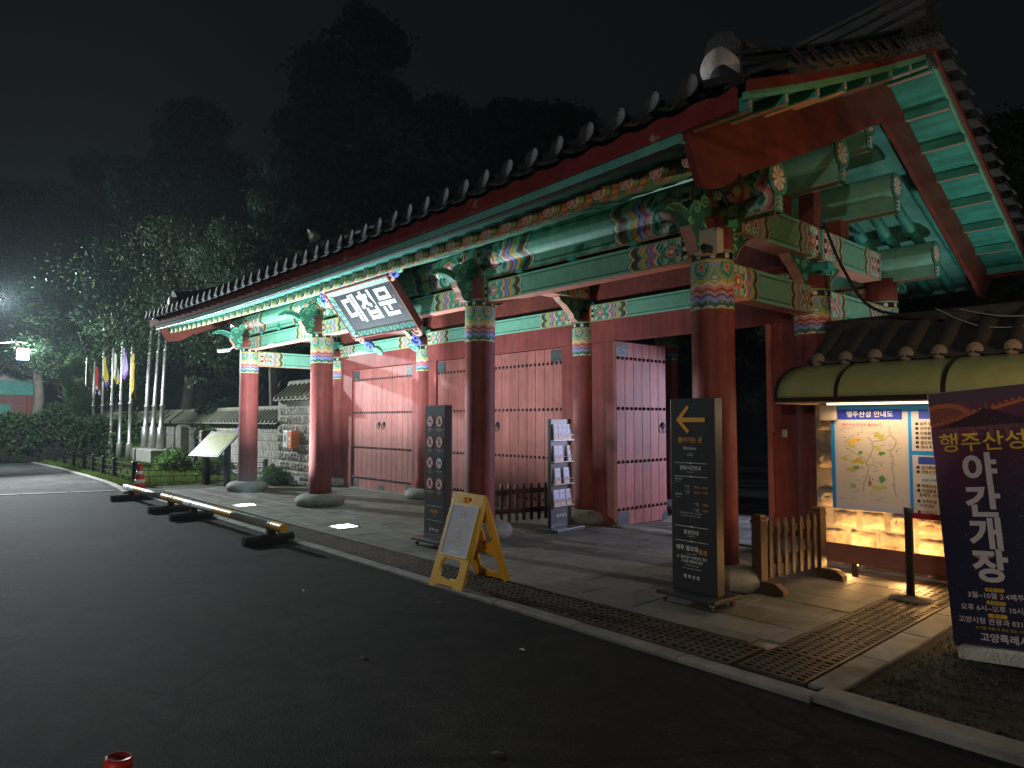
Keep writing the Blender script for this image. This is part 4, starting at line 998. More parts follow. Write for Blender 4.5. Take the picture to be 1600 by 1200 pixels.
B().box(-.05, WL, -.10, .90, 2.121, 2.20).build('eave_course', M['redwood'], sw)
coping(sw, WL, .40, 2.225, .60, .36, .29, M['tile'], 14, 0., 'tileend')

# light trough at the wall foot
tr_ = thing('light_trough', 'long brown metal trough on short legs at the foot of the stone wall', 'light fitting', (-3.36, 7.25, 0))
B().box(0, 4.2, -.014, 0, .17, .345).box(0, 4.2, 0, .15, .155, .169).build('front_board', M['trough'], tr_)
B().prism([(-.014, .17), (.15, .17), (.15, .2), (-.014, .345)], (-.006, 0, 0), (0, 1, 0), (0, 0, 1), (1, 0, 0), .011).build('end_plate', M['trough'], tr_)
for x in (.40, 1.35, 2.3, 3.25): B().box(x-.025, x+.025, .02, .06, .022, .154).build('leg', M['bronze'], tr_)
M['warmglow'] = mat('warm_lamp_lens', emit=((1, .52, .16), 6))
def area(name, loc, rot, sx_, sy_, power, col, parent=None, spread=PI):
    l = bpy.data.lights.new(name, 'AREA'); l.shape = 'RECTANGLE'; l.size = sx_; l.size_y = sy_; l.energy = power; l.color = col; l.spread = spread
    o = bpy.data.objects.new(name, l); link(o, parent); o.location = loc; o.rotation_euler = rot; return o
def spot(name, loc, target, power, col, size=90, blend=.6, rad_=.08, parent=None):
    l = bpy.data.lights.new(name, 'SPOT'); l.energy = power; l.color = col; l.spot_size = rad(size); l.spot_blend = blend; l.shadow_soft_size = rad_
    o = bpy.data.objects.new(name, l); link(o, parent); o.location = loc; d = Vector(target)-Vector(loc); o.rotation_euler = d.to_track_quat('-Z', 'Y').to_euler(); return o
WARM = (1, .52, .17)
for x in (.32, .95, 1.6, 2.4, 3.2):
    lm = B().box(x-.13, x+.13, .03, .10, .172, .20).build('lamp', M['bronze'], tr_); B().box(x-.115, x+.115, .04, .09, .2005, .204).build('lens', M['warmglow'], lm)
    area('lamp_light', (x, .07, .215), (rad(180-18), 0, 0), .22, .05, 12, WARM, tr_)
    area('floor_spill', (x, .05, .150), (rad(-50), 0, 0), .22, .05, 13, WARM, tr_)

# map board
mb = thing('map_board', 'blue bordered visitor map board hung on the lit stone wall', 'map board', (-3.12, 7.20, 0))
MW, MZ0, MZ1 = 1.62, .71, 1.90
def map_paint():
    x = np.linspace(0, MW, 330); z = np.linspace(MZ0, MZ1, 240); Xg, Zg = np.meshgrid(x, z, indexing='ij'); C = np.empty(Xg.shape+(3,)); C[:] = (.012, .24, .62)
    PAP = (.56, .50, .45); LIL = (.50, .48, .56)
    # panel geometry from pixel fractions: left panel
    u = (1302+0)-1302
    X = Xg/.00610+1302; Z = 785-(Zg-MZ0)/.00680      # board-local pixel-like coordinates
    def R(x0, x1, y0, y1, c): C[(X > x0) & (X < x1) & (Z > y0) & (Z < y1)] = c
    R(1308, 1421, 642, 786, LIL); R(1313, 1416, 655, 777, PAP); R(1312, 1413, 638, 652.5, (.02, .05, .45))
    R(1426, 1500, 642, 696, LIL); R(1430, 1500, 655, 694, PAP); R(1436, 1500, 639, 652, (.03, .07, .42)); R(1426, 1500, 702, 786, LIL); R(1430, 1500, 716, 785, PAP); R(1434, 1500, 704, 714, (.03, .07, .42))
    R(1437, 1462, 727, 739, (.45, .55, .65))
    def path(pts, w, c):
        pts = np.array(pts, float)
        for p, q in zip(pts, pts[1:]):
            d = q-p; t = np.clip(((X-p[0])*d[0]+(Z-p[1])*d[1])/(d@d), 0, 1); C[np.hypot(X-p[0]-t*d[0], Z-p[1]-t*d[1]) < w] = c
    G1 = (.36, .33, .28)
    path([(1361, 679), (1366, 683), (1369, 693), (1364, 705), (1357, 715), (1361, 722), (1358, 735), (1353, 745), (1352, 757)], 1.1, G1); path([(1357, 713), (1353, 709), (1340, 702), (1328, 695), (1325, 687), (1332, 679), (1340, 676)], .8, G1)
    path([(1394, 664), (1395, 675), (1403, 682), (1402, 690), (1394, 698), (1398, 710), (1396, 722), (1399, 735), (1399, 750), (1401, 762)], 1.1, G1); path([(1394, 675), (1385, 682), (1369, 685)], .9, G1); path([(1357, 719), (1370, 719), (1374, 726)], .7, G1); path([(1361, 705), (1369, 709)], .7, G1)
    r = np.random.default_rng(5)
    for (cx, cy, rx_, ry_, c) in [(1378, 676, 8, 4, (.42, .38, .08)), (1342, 684, 15, 3, (.60, .42, .08)), (1337, 692, 6, 3, (.45, .42, .10)), (1350, 702, 4, 3, (.08, .26, .06)), (1346, 714, 9, 4, (.42, .36, .05)), (1321, 711, 6, 3, (.40, .42, .10)), (1332, 726, 8, 4, (.40, .40, .1)), (1342, 724, 5, 3, (.08, .26, .06)), (1383, 702, 6, 3, (.08, .26, .06)), (1377, 694, 6, 3, (.50, .45, .14)), (1380, 738, 5, 4, (.08, .26, .06)), (1337, 750, 6, 3, (.30, .36, .08)), (1375, 752, 10, 4, (.45, .45, .14)), (1357, 756, 6, 3, (.66, .50, .30)), (1362, 742, 2, 6, (.36, .08, .05)), (1352, 671, 1, 5, (.4, .36, .3))]:
        for q in range(5):
            ox, oy = r.normal(0, .45, 2)*np.array([rx_, ry_]); C[((X-cx-ox)/(rx_*.55))**2+((Z-cy-oy)/(ry_*.6))**2 < 1] = c
    for k in range(60):
        px, py = r.uniform(1318, 1412), r.uniform(662, 770); m = (np.abs(X-px) < r.uniform(1.5, 5)) & (np.abs(Z-py) < .55) & ((np.sin(X*5+k) > -.4)); C[m] = (.30, .27, .25)
    for k in range(14):
        px, py = r.uniform(1325, 1405), r.uniform(668, 765); C[np.hypot(X-px, Z-py) < 1.0] = (.03, .05, .30) if k % 3 == 0 else (.05, .05, .05)
    C[(np.abs(X-1340) < 0)] = 0
    return grid_mesh(np.stack([Xg, np.full(Xg.shape, -.0225), Zg], -1), C)
B().box(0, MW, -.02, .02, MZ0, MZ1).build('panel', M['blue'], mb)
put('map_print', map_paint(), M['print'], mb)
mx = lambda x: (x-1302)*.00610; mz = lambda y: MZ0+(785-y)*.00680
text('행주산성 안내도', .066, mb, M['white'], mx(1364), mz(645.5), -.0245, bold=.014); text('행주산성 전산의 둘러보고', .036, mb, M['redink'], mx(1320), mz(661), -.0245, 'LEFT')
text('행주산성 관광안내', .014, mb, M['blackink'], mx(1320), mz(666), -.0245, 'LEFT')
for y, s in ((659, '■ 음주 및 흡연금지'), (665.5, '■ 반려동물 출입금지'), (672, '■ 인화물질 반입금지'), (678.5, '■ 체육활동 금지'), (685, '■ 출입제한구역'), (691, '■ 경내 취사금지'), (719, '■ 정기휴관일'), (725, '■ 관람시간'), (744, '■ 관람요금'), (750.5, '■ 편의물품 대여'), (756.5, '· 휠체어, 유모차'), (765, '■ 행주산성 관광안내'), (771, '· 자원대상'), (780, '■ 이용요금')):
    text(s, .034, mb, M['blackink'], mx(1431), mz(y), -.0245, 'LEFT', bold=.01)
text('09:00~18:00', .026, mb, M['blackink'], mx(1438), mz(735.5), -.0245, 'LEFT')
for x in (.05, MW-.05): B().box(x-.03, x+.03, .02, .39, MZ0+.2, MZ0+.26).build('wall_bracket', M['bronze'], mb)

# canopy
cn = thing('canopy', 'curved green translucent canopy over the map board', 'canopy', (-3.55, 6.86, 0))
prof = []
for k in range(15):
    t = k/14; a = t*PI/2*1.0
    prof.append((.79*(1-math.cos(a))*1.0+.0, 1.835+.375*math.sin(a)**.9))
CL = 5.0
xs_ = np.linspace(0, CL, 40); Xg, Kk = np.meshgrid(xs_, np.arange(len(prof)), indexing='ij'); pa = np.array(prof)
csh = put('roof_sheet', grid_mesh(np.stack([Xg, pa[Kk, 0], pa[Kk, 1]], -1)), M['canopy'], cn, smooth=True)
md = csh.modifiers.new('s', 'SOLIDIFY'); md.thickness = .006
for x in (.0, .62, 1.55, 2.5, 3.45, 4.4):
    b = B()
    for j in range(len(prof)-1):
        (y0, z0), (y1, z1) = prof[j], prof[j+1]; b.add([(x-.02, y0, z0-.03), (x+.02, y0, z0-.03), (x+.02, y1, z1-.03), (x-.02, y1, z1-.03), (x-.02, y0, z0+.008), (x+.02, y0, z0+.008), (x+.02, y1, z1+.008), (x-.02, y1, z1+.008)], [(3, 2, 1, 0), (4, 5, 6, 7), (0, 1, 5, 4), (2, 3, 7, 6), (1, 2, 6, 5), (3, 0, 4, 7)])
    b.build('rib', M['bronze'], cn)
B().box(0, CL, -.02, .015, 1.79, 1.833).build('front_gutter', M['bronze'], cn); B().box(.0, CL, .0, .70, 1.775, 1.787).build('ceiling_panel', M['beige'], cn)
M['tubeglow'] = mat('warm_tube_light', emit=((1, .76, .45), 3))
for x in (.5, 1.75, 3.0):
    lm = B().box(x-.02, x+1.04, .12, .17, 1.755, 1.774).build('tube_lamp', M['tubeglow'], cn)
    area('tube_light', (x+.5, .145, 1.75), (rad(-18), 0, 0), 1.0, .04, 12, (1, .70, .40), cn)
B().box(.33, .50, .28, .40, 1.60, 1.774).build('junction_box', M['beige'], cn, bev=.008)

# banner on a weighted foot
bn = thing('banner_stand', 'dark purple roll banner with tall white Korean letters leaning on a grey foot', 'banner', (-1.475, 5.47, .05), rad(-3)); bn.rotation_euler = (rad(-4), rad(-5.2), rad(-1))
BW, BH = .74, 1.76
def banner_paint():
    x = np.linspace(0, BW, 150); z = np.linspace(.02, BH, 350); Xg, Zg = np.meshgrid(x, z, indexing='ij'); f = 1-(Zg-.02)/(BH-.02); u = Xg/BW
    C = np.empty(Xg.shape+(3,)); r = np.random.default_rng(9)
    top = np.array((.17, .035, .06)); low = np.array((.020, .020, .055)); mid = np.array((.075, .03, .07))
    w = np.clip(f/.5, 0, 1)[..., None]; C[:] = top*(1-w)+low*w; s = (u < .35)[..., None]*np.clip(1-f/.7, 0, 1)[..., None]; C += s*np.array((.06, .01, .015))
    hill_ = f < .05+.008*np.sin(u*19); C[hill_] = (.10, .05, .07)
    br = .135-.10*u; C[(np.abs(f-(br)) < .006)] = (.70, .15, .04); C[(np.abs(f-br+.012) < .003) & (np.sin(u*120) > .3)] = (.6, .2, .1)
    arch = np.hypot((u-.12)/.26, (f-.14)/.085); C[(np.abs(arch-1) < .10) & (f < .14)] = (.50, .12, .04); C[(arch < .9) & (f < .14) & (np.sin(u*170)*np.sin(f*260) > -.2)] = (.30, .07, .03)
    rf = (f > .075) & (f < .148) & (np.abs(u-.48) < .02+.40*np.clip((f-.075)/.07, 0, 1)**1.3); C[rf] = (.045, .014, .022)
    ev = (f > .148) & (f < .162) & (np.abs(u-.48) < .40-.02*(f-.148)/.014); C[ev & (np.sin(u*200) > -.2)] = (.22, .07, .06)
    for px in (.22, .36, .50, .62, .74): C[(f > .16) & (f < .205) & (np.abs(u-px) < .014)] = (.26, .08, .07)
    C[(f > .06) & (f < .08) & (np.abs(u-.48) < .012)] = (.22, .09, .09)
    for k in range(260):
        a, b_ = r.uniform(0, 1), r.uniform(.02, 1); C[(np.abs(u-a) < .004) & (np.abs(f-b_) < .0018)] = (.16, .12, .15)
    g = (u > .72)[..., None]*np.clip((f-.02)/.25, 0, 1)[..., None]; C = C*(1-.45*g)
    bow = -.012*np.sin(PI*u)*np.sin(PI*f)
    return grid_mesh(np.stack([Xg-.10, bow, Zg], -1), C)
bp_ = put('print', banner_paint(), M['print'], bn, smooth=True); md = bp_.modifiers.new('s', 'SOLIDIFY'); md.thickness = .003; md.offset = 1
bx = lambda u: u*BW-.10; bz = lambda f: BH-f*(BH-.02)
text('행주산성', .142, bn, M['yellowink'], .21, bz(.214), -.026, bold=.010)
for ch, f in (('야', .325), ('간', .45), ('개', .575), ('장', .695)): text(ch, .225, bn, M['pinkink'], .175, bz(f), -.024, bold=.036)
for f, t_ in ((.776, '운영기간'), (.824, '운영시간'), (.872, '문 의')):
    flat(rrect(.18-.055, .18+.055, bz(f)-.0125, bz(f)+.0125, .012), bn, M['yellowink'], -.0155, 'badge'); text(t_, .024, bn, M['blackink'], .18, bz(f), -.017, bold=.01)
text('3월~10월 2·4째주 토요일', .044, bn, M['pinkink'], .02, bz(.800), -.0155, 'LEFT', bold=.014); text('오후 6시~오후 10시(입장마감 9시)', .044, bn, M['pinkink'], -.03, bz(.848), -.0145, 'LEFT', bold=.014)
text('고양시청 관광과 031-8075-', .044, bn, M['pinkink'], -.053, bz(.896), -.0125, 'LEFT', bold=.014); text('※ 기상 악화 시 취소 또는 시간 변경', .023, bn, M['yellowink'], .045, bz(.922), -.0105, 'LEFT'); text('고양특례시', .060, bn, M['pinkink'], .064, bz(.957), -.0085, 'LEFT', bold=.022)
B().tube([(bx(.5), .02, .05), (bx(.5), .03, BH-.02)], .012, 8).tube([(bx(0), .012, BH-.004), (bx(1), .012, BH-.004)], .009, 8).build('support_pole', M['steel'], bn)
B().cbox(bx(.5)-.32, bx(.5)+.32, -.10, .20, -.045, .045, .02).build('weighted_foot', M['concrete'], bn)
B().box(bx(1)-.10, bx(1)-.06, -.01, .005, BH-.03, BH+.02).build('clip', M['steel'], bn)
# belt stanchion
sp_ = thing('belt_stanchion', 'black belt stanchion with a red belt in front of the map board', 'stanchion', (-2.26, 6.72, .024))
B().lathe([(.17, 0), (.172, .012), (.16, .022), (.06, .032), (.05, .04)], n=32).build('base', M['rubber'], sp_, smooth=True)
B().lathe([(.034, .03), (.034, .74), (.036, .745), (.036, .80), (.03, .81)], n=20).build('post', M['char'], sp_, smooth=True)
B().box(.03, 1.3, -.003, .003, .715, .765).build('belt', M['belt'], sp_)

# =================================================================== road barrier poles and cone
def barrier(label, p0, p1, stands, bands, group):
    p0, p1 = Vector(p0), Vector(p1); d = p1-p0; L = d.length
    t = thing('barrier_pole', label, 'barrier', (p0.x, p0.y, 0), math.atan2(d.y, d.x), group)
    zc, r = .235, .056
    po = B().tube([(0, 0, zc), (L, 0, zc)], r, 24).build('pole', M['steel'], t, smooth=True)
    for a, b_ in bands: B().tube([(a, 0, zc), (b_, 0, zc)], r+.0015, 24, caps=False).build('yellow_band', M['gold'], po, smooth=True)
    for xe in ((-.004,), (L+.004,)): B().tube([(xe[0]-.003, 0, zc), (xe[0]+.003, 0, zc)], r*.985, 24).build('end_cap', M['gold'], po)
    for x in stands:
        s_ = B().tube([(x, -.36, .062), (x, .30, .062)], .062, 14).box(x-.055, x+.055, -.36, .30, 0.0, .03).build('roller_foot', M['rubber'], t, smooth=False)
        B().box(x-.035, x+.035, -.05, .05, .10, .19).build('upright', M['rubber'], s_)
        B().tube([(x-.02, 0, zc), (x+.02, 0, zc)], r+.010, 20, caps=False).build('clamp', M['rubber'], s_)
barrier('far steel barrier pole with yellow bands, lying low beside the traffic cone', (-15.95, 3.55), (-12.90, 3.63), (.42, 2.90), ((.75, 1.3), (2.45, 3.05)), 'low barrier poles')
barrier('near steel barrier pole with yellow bands and an orange end cap at the kerb', (-12.83, 3.635), (-8.50, 3.70), (.95, 3.95), ((0, .55), (1.9, 2.65), (3.95, 4.33)), 'low barrier poles')
cn_ = thing('traffic_cone', 'red traffic cone with white bands standing behind the far barrier pole', 'traffic cone', (-16.15, 3.86, 0))
B().lathe([(.155, .03), (.15, .05), (.035, .68), (.028, .70), (.01, .70)], n=24).build('cone', M['conered'], cn_, smooth=True)
B().cbox(-.20, .20, -.20, .20, 0, .03, .01).build('base', M['rubber'], cn_)
M['reflect'] = mat('white_reflective_band', (.75, .75, .75), .4, .05, 5, 0)
rc = lambda z: .15-(z-.05)*(.115/.63)+.002
for z0, z1 in ((.27, .36), (.46, .54)): B().lathe([(rc(z0), z0), (rc(z1), z1)], n=24).build('white_band', M['reflect'], cn_, smooth=True)
# red cap of a bollard at the bottom edge of the picture
BLX, BLY = -2.425, .465
rb_ = thing('red_bollard', 'small red post top at the bottom left of the road', 'bollard', (BLX, BLY, 0))
B().lathe([(.040, 0), (.040, .56), (.036, .575), (.030, .57), (.005, .565)], n=24, M=Matrix.Rotation(rad(-8), 4, 'X')).build('post', M['conered'], rb_, smooth=True)
B().lathe([(.10, 0), (.10, .02), (.045, .04)], n=24).build('base', M['rubber'], rb_, smooth=True)
# leaf litter on the asphalt
lf = B()
for (x, y) in ((-2.58, 2.20), (-1.35, 2.62), (-4.2, 2.4), (-6.2, 2.9), (-3.6, 3.3), (-7.9, 3.0), (-9.2, 2.2), (-5.0, 3.6)):
    a = random.uniform(0, 6.3); c, s = math.cos(a)*.035, math.sin(a)*.035
    lf.add([(x-c, y-s, .006), (x+s*.4, y-c*.4, .012), (x+c, y+s, .008), (x-s*.4, y+c*.4, .016)], [(0, 1, 2, 3)])
tag(lf.build('leaf_litter', M['beige']), 'scattered dry leaf scraps on the dark asphalt', 'leaf litter', kind='stuff')
# recessed ground lights
M['coolglow'] = mat('cool_uplight_lens', emit=((.86, .96, 1), 14))
COOL = (.80, .95, 1.0)
for i, (x, y, tgt, pw) in enumerate(((-12.92, 4.88, (-13.2, 5.6, 3.5), 430), (-9.35, 5.0, (-9.4, 6.0, 3.0), 150))):
    g_ = thing('ground_light', ('square in-ground light glowing white near the second red column', 'square in-ground light glowing white in the paving before the name board')[i], 'ground light', (x, y, .0), group='lights set in the paving')
    B().cbox(-.17, .17, -.17, .17, .0, .034, .004).build('frame', M['steel'], g_); B().box(-.14, .14, -.14, .14, .0345, .038).build('lens', M['coolglow'], g_)
    spot('uplight', (x, y, .06), tgt, pw*10, COOL, 135, .8, .10)

# =================================================================== left side: walls, fence, poles, building
def brick_wall(name, label, x0, x1, yf, H, z_eave, rise, halfw, tp, nbrick, copn, stepx=.19, m='brickstone'):
    t = thing(name, label, 'wall', (x0, yf, 0)); L = x1-x0; D = .7
    B().box(0, L, 0, D, 0, H).build('mortar_core', M['mortar'], t)
    bm2 = [stone_mesh(.17, .22, .028, s) for s in range(20, 25)]
    k = 0; z = .10; row = 0; rest = B()
    while z < H-.2:
        x = L-.02-(.0 if row % 2 else .05)
        while x > .18:
            w_ = random.uniform(.13, .20)
            if k < nbrick:
                put('wall_stone', random.choice(bm2), M[m], t, (x-w_, -.003, z), scale=(w_/.17*.92, 1, .93)); k += 1
            else: rest.cbox(x-w_+.006, x-.006, -.02, .02, .0, .205, .004, Matrix.Translation((0, 0, z)))
            x -= w_+.015
        z += .235; row += 1
    if rest.v: tag(rest.build('wall_stones', M[m], t), kind='stuff')
    coping(t, L, D/2, z_eave, halfw, rise, tp, M['tileold'], copn, 0, 'tileold', True)
    return t
aw = brick_wall('stone_wall', 'tall end section of pale stone wall joining the gate on the left', -17.95, -15.75, 7.60, 2.10, 2.13, .38, .52, .26, 140, 9)
for r_ in range(8):
    for q in range(3): B().cbox(-.03, .0, .05+q*.22, .24+q*.22, .12+r_*.235, .32+r_*.235, .004).build('wall_stone', M['brickstone'], aw)
brick_wall('stone_wall', 'long low stone garden wall with tiled coping behind the flagpoles', -46, -17.98, 7.72, 1.50, 1.52, .34, .50, .27, 150, 60)
# defibrillator style cabinet on the wall
ab = thing('wall_cabinet', 'white and orange wall cabinet mounted on the pale stone wall', 'cabinet', (-16.75, 7.55, .92))
B().box(-.30, -.04, -.19, .04, 0, .42).build('white_door', M['aedwh'], ab, bev=.01); B().box(-.035, .20, -.19, .04, -.02, .42).build('orange_side', M['aedor'], ab, bev=.01)
flat(rrect(-.24, -.10, .12, .33, .01), ab, M['galv'], -.192, 'window'); flat(rrect(-.215, -.125, .15, .30, .01), ab, M['greenlt'], -.1935, 'display'); flat(circ(.08, .22, .05), ab, M['pinkink'], -.192, 'heart_mark'); text('AED', .07, ab, M['pinkink'], .08, .10, -.192, bold=.02)
# white plinth boxes by the wall foot
tw = thing('metal_trough', 'dull steel light trough at the foot of the tall left wall', 'light fitting', (-17.6, 7.25, 0)); B().box(0, 1.8, -.01, .0, .08, .26).box(0, 1.8, 0, .14, .07, .079).build('front_board', M['steel'], tw); B().box(.1, .16, .02, .06, .02, .069).box(1.6, 1.66, .02, .06, .02, .069).build('leg', M['steel'], tw)
# iron lattice fence
def iron_fence(label, pts, spacing=1.55):
    t = thing('iron_fence', label, 'fence', (*pts[0], 0)); o = Vector(pts[0])
    for p, q in zip(pts, pts[1:]):
        p, q = Vector(p)-o, Vector(q)-o; d = q-p; L = d.length; n = max(1, round(L/spacing)); an = math.atan2(d.y, d.x)
        for k in range(n):
            a = p.lerp(q, k/n); w_ = L/n; b = B()
            for z in (.07, .22, .37, .50): b.box(.05, w_-.05, -.012, .012, z, z+.018)
            for j in range(1, 6):
                x = w_*j/6; zs = ((.088, .22), (.37, .50)) if j % 2 else ((.238, .37),)
                for z0, z1 in zs: b.box(x-.009, x+.009, -.010, .010, z0, z1)
            b.box(w_/2-.07, w_/2+.07, -.011, .011, .29, .308)
            b.build('lattice_panel', M['black'], t, (a.x, a.y, 0), (0, 0, an))
            B().cbox(-.05, .05, -.05, .05, 0, .60, .015).build('post', M['black'], t, (a.x, a.y, 0), (0, 0, an))
    e = Vector(pts[-1])-o; B().cbox(-.05, .05, -.05, .05, 0, .60, .015).build('post', M['black'], t, (e.x, e.y, 0))
iron_fence('low black iron lattice fence along the road edge below the flagpoles', [(-18.75, 4.35), (-21, 4.40), (-25, 4.40), (-31.5, 4.35)])
iron_fence('low black iron lattice fence running from the corner post towards the wall', [(-18.65, 4.40), (-18.15, 5.9), (-17.75, 7.2)])
# flagpoles with furled flags
def flag_mesh(cols, seed, H=1.15):
    r = np.random.default_rng(seed); th = np.linspace(0, 2*PI, 22, endpoint=False); t = np.linspace(0, 1, 26); TH, T = np.meshgrid(th, t, indexing='ij')
    w = .035+.085*T**.8; fold = 1+.45*np.sin(3*TH+5*T+seed)+.2*np.sin(7*TH+seed*2)
    Xf = w*.9*fold*np.cos(TH)+.05*T+.06; Yf = w*.55*fold*np.sin(TH); Zf = -H*T*(1+.12*np.sin(2*TH+seed))
    C = np.empty(TH.shape+(3,)); C[:] = cols[0]
    if len(cols) > 1: C[np.sin(2*TH+6*T+seed) > .35] = cols[1]
    if len(cols) > 2: C[T > .85] = cols[2]
    return grid_mesh(np.stack([Xf, Yf, Zf], -1), C, closed=True)
M['cloth'] = mat('flag_cloth', rough=.8, var=.1, scale=8, bump=.05, attr=True)
flags = [('white', [(.62, .60, .68)]), ('red', [(.62, .06, .07), (.62, .06, .07), (.66, .60, .62)]), ('yellow and purple', [(.62, .46, .05), (.62, .46, .05), (.16, .08, .26)]), ('pale', [(.66, .62, .52), (.66, .62, .52), (.62, .46, .05)]), ('lilac', [(.42, .32, .55), (.42, .32, .55), (.20, .10, .30)]), ('golden yellow', [(.62, .42, .07), (.34, .22, .05)])]
fx = [-37.6, -35.8, -33.9, -32.1, -30.5, -28.9]; hts = [4.55, 4.25, 4.55, 4.60, 4.70, 4.35]
order_word = ['leftmost', 'second', 'third', 'fourth', 'fifth', 'sixth']
for i, (x, h) in enumerate(zip(fx, hts)):
    cname, cols = flags[i]
    fp = thing('flagpole', f'pale flagpole carrying the {cname} furled flag, {order_word[i]} from the left', 'flagpole', (x, 6.55-.015*(i-3), 0), random.uniform(0, 3), 'flagpoles with furled flags')
    B().lathe([(.12, 0), (.11, .72), (.105, .74), (.065, .76), (.058, 2.2), (.085, 2.22), (.085, 2.28), (.05, 2.30), (.042, h-.25), (.055, h-.22), (.055, h-.16), (.02, h-.13)], n=14).build('pole', M['galv'], fp, smooth=True)
    B().lathe([(.015, 0), (.05, .06), (.035, .14), (.004, .30)], (0, 0, h-.15), n=10).build('spear_tip', M['galv'], fp, smooth=True)
    fl = put('flag', flag_mesh(cols, i+1, 1.15 if i < 5 else 1.6), M['cloth'], fp, (.02, 0, h-.22), (0, 0, random.uniform(-.6, .6)), smooth=True)
# tall bare poles on a stone base
sb = thing('pole_pedestal', 'pale stone block base under the three tall bare poles', 'pedestal', (-28.3, 7.2, 0))
for k in range(3): B().cbox(-1.45+k*.97, -.49+k*.97, -.45, .45, 0, .55, .03).build('block', M['concrete'], sb)
for i, (x, hh, ln) in enumerate(((-29.6, 7.8, .030), (-28.55, 7.9, .038), (-27.45, 7.6, .030))):
    tp_ = thing('tall_pole', ('leftmost tall bare pole on the stone base', 'middle tall bare pole on the stone base', 'tall bare pole at the right end of the stone base')[i], 'pole', (x, 7.2, .55), 0, 'tall bare poles'); tp_.rotation_euler = (-ln, ln*.4, 0)
    B().lathe([(.13, -.04), (.12, .78), (.085, .80), (.08, 1.55), (.10, 1.57), (.10, 1.62), (.075, 1.64), (.07, 3.6), (.085, 3.62), (.085, 3.68), (.06, 3.70), (.045, hh-.55)], n=16).build('shaft', M['galv'], tp_, smooth=True)
    B().lathe([(.05, hh-.56), (.10, hh-.50), (.08, hh-.45), (.02, hh)], n=14).build('finial', M['plaster'], tp_, smooth=True)
# information lectern
lc = thing('info_lectern', 'slanted yellow-green information panel on dark posts beside the first column', 'info panel', (-17.45, 5.80, .01), rad(14))
pn = B().box(-.62, .62, -.42, .42, -.03, 0).build('panel_frame', M['black'], lc, (0, 0, 1.02), (rad(44), 0, 0)); B().box(-.56, .56, -.37, .37, .001, .006).build('print', M['panelgreen'], pn)
for x in (-.45, .45): B().box(x-.06, x+.06, .02, .12, 0, 1.02).build('post', M['black'], lc)
# stone markers and a dark name post, blue wall notice
mk = thing('stone_marker', 'pale rounded stone marker post in front of the low wall', 'stone marker', (-25.0, 7.25, 0))
plate([(-.28, 0), (.28, 0), (.28, 1.28)]+[(.28*math.cos(a), 1.28+.18*math.sin(a)) for a in np.linspace(0.1, PI-.1, 9)]+[(-.28, 1.28)], [], .26, 'slab', M['concrete'], mk)
B().cbox(-.4, .4, -.28, .28, -.02, .08, .02).build('foot', M['concrete'], mk)
dp = thing('name_post', 'dark square post with pale lettering beside the info panel', 'post', (-21.6, 6.9, 0)); B().cbox(-.13, .13, -.13, .13, 0, 1.30, .03).build('post', M['wood'], dp); [text(c_, .13, dp, M['pinkink'], 0, 1.15-.16*k_, -.133) for k_, c_ in enumerate('행주대첩')]
bs = thing('wall_notice', 'small blue notice fixed to the low wall', 'notice', (-20.9, 7.66, 1.10)); B().box(-.17, .17, 0, .02, 0, .42).build('plate', M['blue'], bs); flat(rrect(-.15, .15, .28, .40, .01), bs, M['white'], -.002, 'header')
# distant house behind the hedge
hs = thing('house', 'far red and green timber house with a tiled roof behind the hedge', 'house', (-46, 2.5, 0))
B().box(-6, 0, -6, 3.0, 0, 3.5).build('wall', M['redwood'], hs)
B().box(.002, .06, -6, 3.1, 3.0, 3.75).build('green_beam', M['green'], hs)
B().prism([(-6.2, 3.76), (3.2, 3.76), (-1.5, 5.6)], (-.02, 0, 0), (0, 1, 0), (0, 0, 1), (1, 0, 0), .04).build('gable_plaster', M['plaster'], hs)
wn = B().box(.003, .05, -1.2, 2.2, 1.3, 2.55).build('window', M['trough'], hs); B().box(.051, .06, -1.05, .45, 1.4, 2.45).box(.051, .06, .6, 2.05, 1.4, 2.45).build('pane', M['greenlt'], wn)
B().box(.0, .10, 2.75, 3.1, 0, 3.0).build('corner_post', M['red'], hs)
rf_ = B(); rf_.prism([(-1.5, 6.1), (6.2, 3.1), (6.2, 2.85), (-1.5, 5.75)], (-3, 0, 0), (0, 1, 0), (0, 0, 1), (1, 0, 0), 8.5).prism([(-1.5, 6.1), (-8.4, 3.1), (-8.4, 2.85), (-1.5, 5.75)], (-3, 0, 0), (0, 1, 0), (0, 0, 1), (1, 0, 0), 8.5).build('roof', M['tile'], hs)
B().prism([(-1.5, 6.05), (6.25, 3.05), (6.25, 2.65), (-1.5, 5.6)], (1.29, 0, 0), (0, 1, 0), (0, 0, 1), (1, 0, 0), .07).build('barge_board', M['redwood'], hs)
